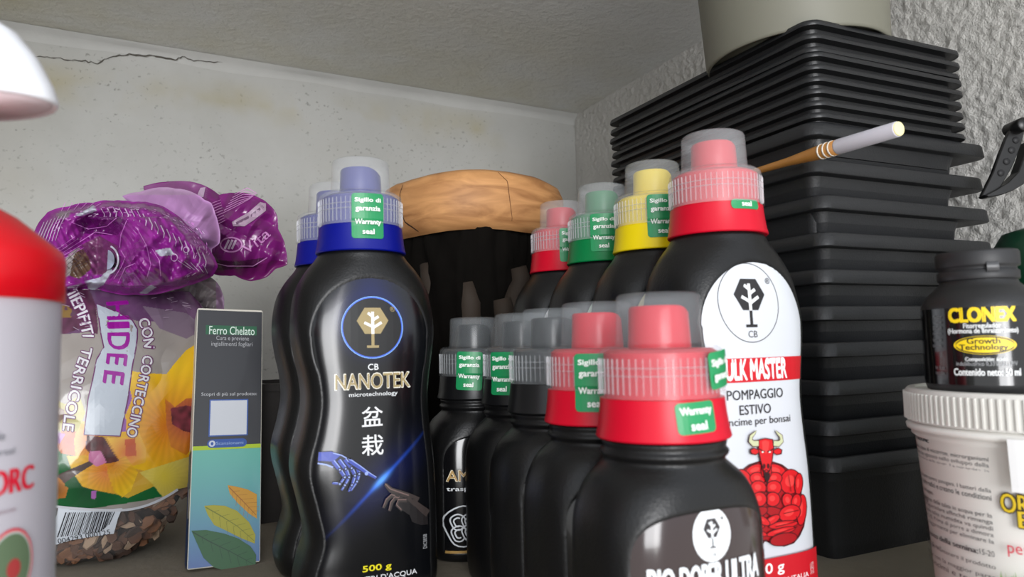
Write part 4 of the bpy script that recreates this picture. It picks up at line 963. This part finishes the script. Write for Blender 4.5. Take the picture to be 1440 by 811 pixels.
for k in range(9): pr.strip([(68+k*5.2, 401-k*5.4), (72+k*5.2, 405-k*5.4)], 1.0, ink(60, 50, 52, .4)); 
for k in range(4): pr.strip([(66+k*3, 396+k*2.6), (94+k*4, 366+k*3), (108+k*5, 352+k*5)], .8, ink(74, 62, 64, .4))
pr.build('printed_design', f1, o1, step=5, base=.0010, lift=.00002)
# 4 grey clear film corner under the twist
def c4(X, Y):
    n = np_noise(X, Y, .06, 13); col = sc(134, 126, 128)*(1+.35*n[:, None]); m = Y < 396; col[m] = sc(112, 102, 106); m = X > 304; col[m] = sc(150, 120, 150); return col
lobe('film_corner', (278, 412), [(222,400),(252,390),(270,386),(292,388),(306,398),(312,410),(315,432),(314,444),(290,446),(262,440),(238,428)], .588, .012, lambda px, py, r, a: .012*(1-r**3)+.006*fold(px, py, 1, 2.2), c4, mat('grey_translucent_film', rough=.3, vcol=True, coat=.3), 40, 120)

# ------------------------------------------------------------------ white spray bottle at the left edge
p = at(-121, 500, .2)
t = thing('spray_bottle', 'white bottle with red collar and white domed head at the left edge, close up', 'bottle', (p.x, p.y, SH))
M_white = mat('white_gloss_plastic', srgb(226,228,234), .3, vary=.02); M_red = mat('red_gloss_plastic', srgb(214,6,26), .35, vary=.03)
zc = .0150-SH; rbody = lambda z: .0348
bm = bmesh.new(); lathe(bm, [(.031, 0), (.0340, .002), (.0348, .006), (.0348, zc), (.0340, zc+.001)], 96); obj('body', bm, mat('pale_lilac_white_plastic', srgb(184,180,188), .35), t)
bm = bmesh.new(); lathe(bm, [(.0346, zc), (.0357, zc+.0002), (.0357, zc+.0125), (.0350, zc+.0150), (.0235, zc+.0250), (.0150, zc+.0300), (.0135, zc+.034), (.0135, zc+.040), (.011, zc+.041)], 96); obj('collar', bm, M_red, t)
bm = bmesh.new(); lathe(bm, [(.0085, zc+.040), (.0085, zc+.060)], 32); obj('stem', bm, M_white, t)
def squash(bm):
    for v in bm.verts:
        d = (v.co-loc).dot(fw); v.co -= fw*d*.45
p2 = at(-60, 140, .2); loc = Vector((p2.x-p.x, p2.y-p.y, 0)); zd = .0715-SH
bm = bmesh.new(); lathe(bm, [(.0250, zd+.0018), (.0272, zd), (.0278, zd+.0012), (.0262, zd+.0060), (.0220, zd+.0140), (.0160, zd+.0215), (.0085, zd+.0265), (.002, zd+.028)], 72, cx=loc.x, cy=loc.y); squash(bm); obj('domed_head', bm, M_white, t)
bm = bmesh.new(); lathe(bm, [(.0256, zd+.0004), (.0256, zd+.0017)], 72, cx=loc.x, cy=loc.y); squash(bm); obj('head_underside', bm, mat('pinkish_grey_plastic', srgb(226,214,220), .5), t)
qc = cyl_q(t, lambda z: .0348); pr = Print(); rd = ink(212, 24, 52)
def cyl_fm(rad): return lambda a, z, o: ((rad(z)+o)*math.cos(a), (rad(z)+o)*math.sin(a), z)
def ct(pr, q, s, xa, ya, xb, yb, m, bold=0):
    a0, z0 = q(xa, ya); a1, z1 = q(xb, yb)
    for d in ((0,) if not bold else (-bold, bold, 0)): pr.text(s, a0+d*(a1-a0), min(z0, z1)+d*.4*(a1-a0)*.02, a1+d*(a1-a0), max(z0, z1), m)
ct(pr, qc, 'ORC', -16, 700, 46, 652, rd, .022); ct(pr, qc, 'ile', -6, 620, 6, 606, ink(120, 122, 130)); ct(pr, qc, 'ersal', -10, 642, 19, 628, ink(120, 122, 130)); ct(pr, qc, 'zione', -10, 725, 20, 712, ink(150, 120, 130))
a0, z0 = qc(13, 795); a1, z1 = qc(43, 735); pr.ell(a0, z0, (a1-a0)*1.05, (z1-z0)*1.02, rd, 40); pr.ell(a0, z0, (a1-a0)*.97, (z1-z0)*.94, ink(196, 200, 196), 40); pr.ell(a0, z0, (a1-a0)*.9, (z1-z0)*.88, ink(96, 116, 88), 40); pr.ell(a0+.02, z0-.001, (a1-a0)*.3, (z1-z0)*.28, ink(170, 60, 60), 24)
pr.build('printed_label', cyl_fm(lambda z: .0348), t, step=.03, base=.0002)

# ------------------------------------------------------------------ white screw-lid tub and the little black bottle on it
p = at(1455, 600, .340)
t = thing('screw_lid_tub', 'round white plastic tub with ribbed screw lid and lines of small black print', 'tub', (p.x, p.y, SH))
TH = -.0268-SH; rtub = lambda z: float(np.interp(z, [0, .08, TH-.02], [.0435, .0478, .0500]))
M_tub = mat('off_white_tub_plastic', srgb(230,228,222), .4, vary=.05, vscale=20); M_lid = mat('off_white_lid_plastic', srgb(214,212,206), .4, vary=.05, vscale=40)
bm = bmesh.new(); lathe(bm, [(.0400, 0), (.0430, .0015), (rtub(.01), .01), (rtub(.05), .05), (rtub(TH-.024), TH-.024), (.0512, TH-.0225), (.0512, TH-.0205), (.0530, TH-.0200), (.0533, TH-.0180), (.0520, TH-.0170), (.0500, TH-.0165), (.050, TH-.004)], 96); obj('tub_body', bm, M_tub, t)
bm = bmesh.new(); lathe(bm, [(.0522, TH-.0162), (.0528, TH-.0160), (.0528, TH-.0015), (.0518, TH-.0003), (.0500, TH), (.0485, TH-.0001), (.0478, TH-.0012), (.001, TH-.0012)], 96)
for i in range(110):
    a = 2*math.pi*i/110; c, s_ = math.cos(a), math.sin(a); V = []
    for (rr_, da) in ((.0526, -.011), (.0538, -.007), (.0538, .007), (.0526, .011)):
        for z in (TH-.0152, TH-.0022): V.append(bm.verts.new((rr_*math.cos(a+da), rr_*math.sin(a+da), z)))
    for f in ((0, 1, 3, 2), (2, 3, 5, 4), (4, 5, 7, 6), (0, 2, 4, 6), (1, 7, 5, 3)): bm.faces.new([V[k] for k in f])
sharp(obj('screw_lid', bm, M_lid, t), 40)
for an in (-2.62, -2.30):
    bm = bmesh.new(); tube(bm, [(.0540*math.cos(an+d), .0540*math.sin(an+d), TH-.0158+abs(d)*-.01+(.003 if d < -.03 else 0)) for d in (-.05, -.02, .02, .06)], [.0008, .0012, .0012, .0007], 8); obj('tamper_tab', bm, M_lid, t)
qc = cyl_q(t, rtub); pr = Print(); tk = ink(66, 66, 70, .5)
LN = [('COMPOSIZIONE:', 1287, 1307, 622, 8, 1), ('prodotto a base di micorrize, microrganismi', 1288, 1391, 650, 8, 0), ('rizosfera che agiscono nello sviluppo della', 1288, 1391.5, 658.5, 8, 0), ("apparato radicale della pianta. Le micorrize, in", 1289, 1392, 667, 8, 0), ('aumentano il fosforo presente nel suolo e', 1290, 1393, 676, 8, 0), ('la pianta. Il Trichoderma ne potenzia lo', 1291, 1394, 685, 8, 0), ('sviluppo come contro patogeni. I batteri della', 1292, 1395, 694, 8, 0), ('mento delle radici e creano le condizioni', 1293, 1395.5, 703, 8, 0), ('per lo sviluppo.', 1294, 1315, 697, 8, 0), ('DOSI E IMPIEGO', 1294, 1308, 706, 8, 1),
      ('bagnare la base delle talea in acqua per la', 1297, 1397, 729, 8, 0), ('lasciando sgocciolare affinché rimanga', 1298, 1398, 738, 8, 0), ('la base della talea inumidita va quindi', 1299, 1398.5, 747, 8, 0), ('ROOT PLUS. Prima di porre a dimora', 1300, 1399.5, 756, 8, 0), ('scuoterla leggermente per eliminare la', 1301, 1400, 765.5, 8, 0), ('al momento della semina:', 1302, 1378, 777, 8, 1), ('15-20', 1381, 1401, 782, 8, 0), ('g per 10 m².', 1303, 1330, 776, 8, 0), ('una base per mantenere il prodotto', 1304, 1403, 801, 8, 0), ('miscibile con la maggior parte', 1305, 1404, 816, 8, 0), ('dei concimi e terricci', 1306, 1404, 826, 8, 0)]
for (s_, xa, xb, yb, hpx, bo) in LN:
    a0, z0 = qc(xa, yb); a1, z1 = qc(xb, yb); hz = .0024
    for d in ((0,) if not bo else (-.004, .004)): pr.text(s_, a0+d, z1-.0002, a1+d, z1+hz-.0002, tk)
yl = ink(222, 190, 40); bk2 = ink(58, 46, 30)
a0, z0 = qc(1411, 718); a1, z1 = qc(1438, 695)
for m, e in ((bk2, .012), (yl, 0)):
    for k in range(8 if e else 3): dx, dz = (e*math.cos(k*.785), e*.05*math.sin(k*.785)) if e else ((k-1)*.004, 0); pr.text('ORTO', a0+dx, z0+dz, a0+(a1-a0)*2.6+dx, z1+dz, m)
a0, z0 = qc(1435, 740); _, z1 = qc(1436, 717)
for m, e in ((bk2, .012), (yl, 0)):
    for k in range(8 if e else 3): dx, dz = (e*math.cos(k*.785), e*.05*math.sin(k*.785)) if e else ((k-1)*.004, 0); pr.text('ECO', a0+dx, z0+dz, a0+.42+dx, z1+dz, m)
a0, z0 = qc(1421, 780); _, z1 = qc(1421, 764); pr.text('per', a0, z0, a0+.16, z1, ink(214, 44, 70))
for k in range(60):
    a = qc(1412, 800)[0]+random.uniform(0, .5); z = qc(1412, 811)[1]-.004+random.uniform(0, .004); pr.strip([(a, z-.003), (a+random.uniform(-.02, .02), z+random.uniform(.002, .005))], [.008, .001], ink(120, 164, 60))
a0, z0 = qc(1428, 688); pr.poly([(a0, z0), (a0+.5, z0), (a0+.5, z0+.022), (a0, z0+.022)], ink(228, 228, 228, .3))
pr.build('printed_label', cyl_fm(rtub), t, step=.04, base=.0002)

p = at(1386, 545, .335)
t = thing('rooting_gel_bottle', 'little black bottle with yellow lettering standing on the white tub lid', 'bottle', (p.x, p.y, SH+TH-.0010))
rcl = lambda z: .0242
bm = bmesh.new(); lathe(bm, [(.0215, 0), (.0234, .0012), (.0242, .004), (.0243, .0385), (.0240, .0405), (.0222, .0440), (.0180, .0480), (.0160, .0500), (.0155, .0520), (.0155, .056)], 72); obj('body', bm, mat('black_matt_bottle_plastic', srgb(30,30,31), .45, bump=.2, bscale=900), t)
bm = bmesh.new(); lathe(bm, [(.0163, .0515), (.0166, .0520), (.0166, .0555), (.0158, .0560), (.0155, .0572), (.0168, .0578), (.0170, .0584), (.0170, .0640), (.0164, .0650), (.001, .0650)], 72)
c_ = obj('screw_cap', bm, mat('black_ribbed_cap_plastic', srgb(34,34,36), .5), t)
aa = qc = cyl_q(t, lambda z: .0166); an, zz_ = aa(1395, 371)
bm = bmesh.new(); grid(bm, [[(r_*math.cos(an+d), r_*math.sin(an+d), z) for d in (-.14, -.09, .09, .14)] for r_, z in ((.0167, .0545), (.0177, .0550), (.0177, .0585), (.0170, .0590))]); obj('tamper_tab', bm, mat('dark_grey_tab', srgb(66,66,68), .35), c_)
qc = cyl_q(t, rcl)
bm = bmesh.new(); grid(bm, [[(.02445*math.cos(a), .02445*math.sin(a), z) for a in (2*math.pi*i/96 for i in range(97))] for z in (.0040, .0385)]); lbl = obj('label', bm, mat('black_gloss_label', srgb(14,14,15), .14, coat=.4), t)
pr = Print(); ye = ink(240, 206, 24); wh = ink(224, 226, 226)
def cc(s_, xa, ya, xb, yb, m, bold=0):
    a0, z0 = qc(xa, (ya+yb)/2); a1, z1 = qc(xb, (ya+yb)/2); za = qc((xa+xb)/2, ya)[1]; zb_ = qc((xa+xb)/2, yb)[1]
    for k in range(4 if bold else 1): dx, dz = (bold*math.cos(k*1.57+.78), bold*.018*math.sin(k*1.57+.78)) if bold else (0, 0); pr.text(s_, a0+dx, za+dz, a1+dx, zb_+dz, m)
cc('CLONEX', 1335, 452, 1427, 432, ye, .022); cc('Fitorregulador', 1355, 463, 1407, 454, wh, .004); cc('(Hormona de enraizamiento)', 1334, 470, 1431, 461, wh, .004)
a0, z0 = qc(1385, 485); a1, _ = qc(1431, 485); _, z1 = qc(1385, 473); hw = (a1-a0)*.95
pr.ell(a0, z0, hw, (z1-z0)*1.1, ye, 40); pr.ring(a0, z0, hw*.93, (z1-z0)*.95, .00001, bk2); pr.strip([(a0+hw*.93*math.cos(R(x)), z0+(z1-z0)*.97*math.sin(R(x))) for x in range(0, 360, 8)], .0006, ink(30, 28, 20), True)
cc('Growth', 1360, 483, 1406, 475, ink(30, 28, 20), .004); cc('Technology', 1350, 494, 1417, 484, ink(30, 28, 20), .004)
cc('Composición: ácido', 1358, 509, 1416, 502, wh, .003); cc('indolilbutírico 0,33% (AL) P/V', 1346, 516, 1430, 508, ink(160, 162, 164)); cc('Contenido neto: 50 ml', 1343, 528, 1434, 518, wh, .006)
for k in range(6): cc(['Mantener', 'fresco y seco', 'EVITAR', 'la congelación', 'fuera del', 'alcance de niños'][k], 1314, 448+k*8, 1326, 443+k*8, ink(110, 112, 114))
for k in range(2): cc(['Ref. 33 lote', 'consulte'][k], 1318, 519+k*7, 1330, 514+k*7, ink(110, 112, 114))
pr.build('printed_lettering', cyl_fm(lambda z: .02445), lbl, step=.03, base=.00012, lift=.00001)

# ------------------------------------------------------------------ green bottle behind, beige pot, brush handle, hook
p = at(1480, 450, .425)
t = thing('green_bottle', 'dark green capped bottle half out of view behind the little black bottle', 'bottle', (p.x, p.y, SH))
bm = bmesh.new(); lathe(bm, [(.024, 0), (.027, .003), (.027, .155), (.026, .170), (.022, .176)], 56); obj('body', bm, mat('leaf_green_print', srgb(96,132,44), .35, vary=.5, vscale=60), t)
bm = bmesh.new(); lathe(bm, [(.0245, .1705), (.0268, .174), (.0276, .184), (.0265, .196), (.022, .2035), (.012, .2065), (.001, .207)], 56); obj('cap', bm, mat('dark_green_plastic', srgb(10,52,34), .3), t)

C2 = rt*.2190+fw*.526
_TILT = (Matrix.Rotation(R(-1.6), 4, fw)).to_euler()
t = thing('round_planter', 'large smooth beige-grey round planter standing on the shallow black trays', 'planter', (C2.x, C2.y, .2062), rot=_TILT)
M_beige = mat('matt_beige_grey_ceramic', srgb(116,115,103), .55, vary=.05, vscale=8)
bm = bmesh.new(); lathe(bm, [(.0480, .0065), (.0610, .006), (.0630, 0), (.0642, .0003), (.0650, .002), (.0672, .055), (.0690, .105), (.0700, .125), (.0696, .130), (.0675, .130), (.0665, .122), (.0620, .02), (.001, .012)], 120); obj('planter_body', bm, M_beige, t)
bm = bmesh.new(); lathe(bm, [(.0595, .0040), (.0595, .0058)], 90); obj('base_disc', bm, mat('dark_olive_base', srgb(70,70,60), .7), t)

A_ = at(1264, 181, .386); B_ = at(1160, 212, .4335); dv = (A_-B_).normalized(); E_ = A_-dv*.215
t = thing('brush_handle', 'thin wooden stick with white painted end and white rings, leaning across the tray stack', 'stick', tuple(A_))
t.rotation_euler = dv.to_track_quat('Z', 'Y').to_euler()
M_st = mat('varnished_bamboo', srgb(176,122,62), .35, vary=.2, vscale=60); M_wp = mat('white_stick_paint', srgb(206,204,214), .45); M_cr = mat('cream_end_grain', srgb(246,236,176), .5)
bm = bmesh.new(); lathe(bm, [(.0016, -.215), (.0021, -.150), (.0024, -.105), (.0028, -.082), (.0038, -.066), (.0046, -.055), (.0046, -.0415)], 28); obj('wooden_shaft', bm, M_st, t)
bm = bmesh.new(); lathe(bm, [(.0046, -.0417), (.0047, -.041), (.0044, -.001), (.0042, -.0004), (.0036, -.0003)], 36); obj('white_end', bm, M_wp, t)
bm = bmesh.new(); lathe(bm, [(.0040, -.0010), (.0040, .0003), (.0036, .0005)], 36); sh_ = obj('end_plug', bm, M_cr, t)
for z in (-.0535, -.0495, -.0455):
    bm = bmesh.new(); lathe(bm, [(.0045, z-.0007), (.00485, z-.0005), (.00485, z+.0005), (.0045, z+.0007)], 36, caps=False); obj('painted_ring', bm, mat('white_ring_paint', srgb(232,226,214), .5), t)

M_hook = mat('black_hook_plastic', srgb(16,16,17), .35)
hz = .497
P0 = at(1418, 182, hz); t = thing('plastic_hook', 'black perforated plastic hook arm leaning on pot rims against the roughcast wall', 'hook', tuple(P0))
def rel(px, py, dz=0): return at(px, py, hz+dz)-P0
def slab_path(name, L1, L2, th, m=M_hook):
    bm = bmesh.new(); rows = []
    for (a, b) in zip(L1, L2): 
        a0, b0 = rel(*a), rel(*b); d = fw*th; rows.append([a0-d, b0-d, b0+d, a0+d])
    V = grid(bm, rows, True); bm.faces.new(V[0][::-1]); bm.faces.new(V[-1]); bmesh.ops.bevel(bm, geom=bm.edges[:], offset=.0006, segments=1, affect='EDGES'); return sharp(obj(name, bm, m, t), 30)
slab_path('perforated_arm', [(1424,172),(1412,196),(1402,222),(1394,244),(1384,264),(1378,276)], [(1440,180),(1434,204),(1424,230),(1412,252),(1402,268),(1392,276)], .0018)
slab_path('curved_blade', [(1380,276),(1396,268),(1412,258),(1426,244),(1434,222),(1440,200)], [(1384,279),(1402,276),(1420,269),(1438,258),(1450,238),(1456,206)], .0045)
bm = bmesh.new(); c = rel(1427, 180); pp = [c-fw*.010, c-fw*.009, c+fw*.006]; tube(bm, pp, [.0042, .0050, .0050], 24); obj('peg', bm, M_hook, t)
for (x, y) in ((1426,198),(1420,212),(1413,228),(1405,244)):  # solid discs stand for the holes, their shade put into the colour
    bm = bmesh.new(); c = rel(x, y); tube(bm, [c-fw*.0024, c-fw*.0018], [.0024, .0024], 16); obj('hole_shadow_disc', bm, mat('hook_hole_shadow_plastic', srgb(38,38,40), .6), t)

# ------------------------------------------------------------------ crate added to make the dark area behind the bottles
p = at(368, 540, .60); t = thing('added_dark_crate', 'added low dark brown crate making the dark area behind the blue-capped bottles', 'crate', (p.x, p.y, SH), rz=R(3))
M_crate = mat('added_crate_dark_brown', srgb(30,24,21), .6, bump=.3, bscale=300)
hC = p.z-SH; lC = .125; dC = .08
bm = bmesh.new()
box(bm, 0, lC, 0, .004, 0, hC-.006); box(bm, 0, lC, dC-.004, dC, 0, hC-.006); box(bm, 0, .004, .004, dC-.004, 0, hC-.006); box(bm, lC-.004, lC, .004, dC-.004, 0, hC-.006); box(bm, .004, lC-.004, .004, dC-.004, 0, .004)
o = obj('added_crate_walls', bm, M_crate, t, False); bmesh_ = None
bm = bmesh.new(); V = grid(bm, [rrect(e, lC-e, e, dC-e, .004, z) for e, z in ((-.003, hC-.006), (-.003, hC), (.004, hC), (.004, hC-.006), (-.003, hC-.006))], True); obj('added_crate_rim', bm, M_crate, t, False)
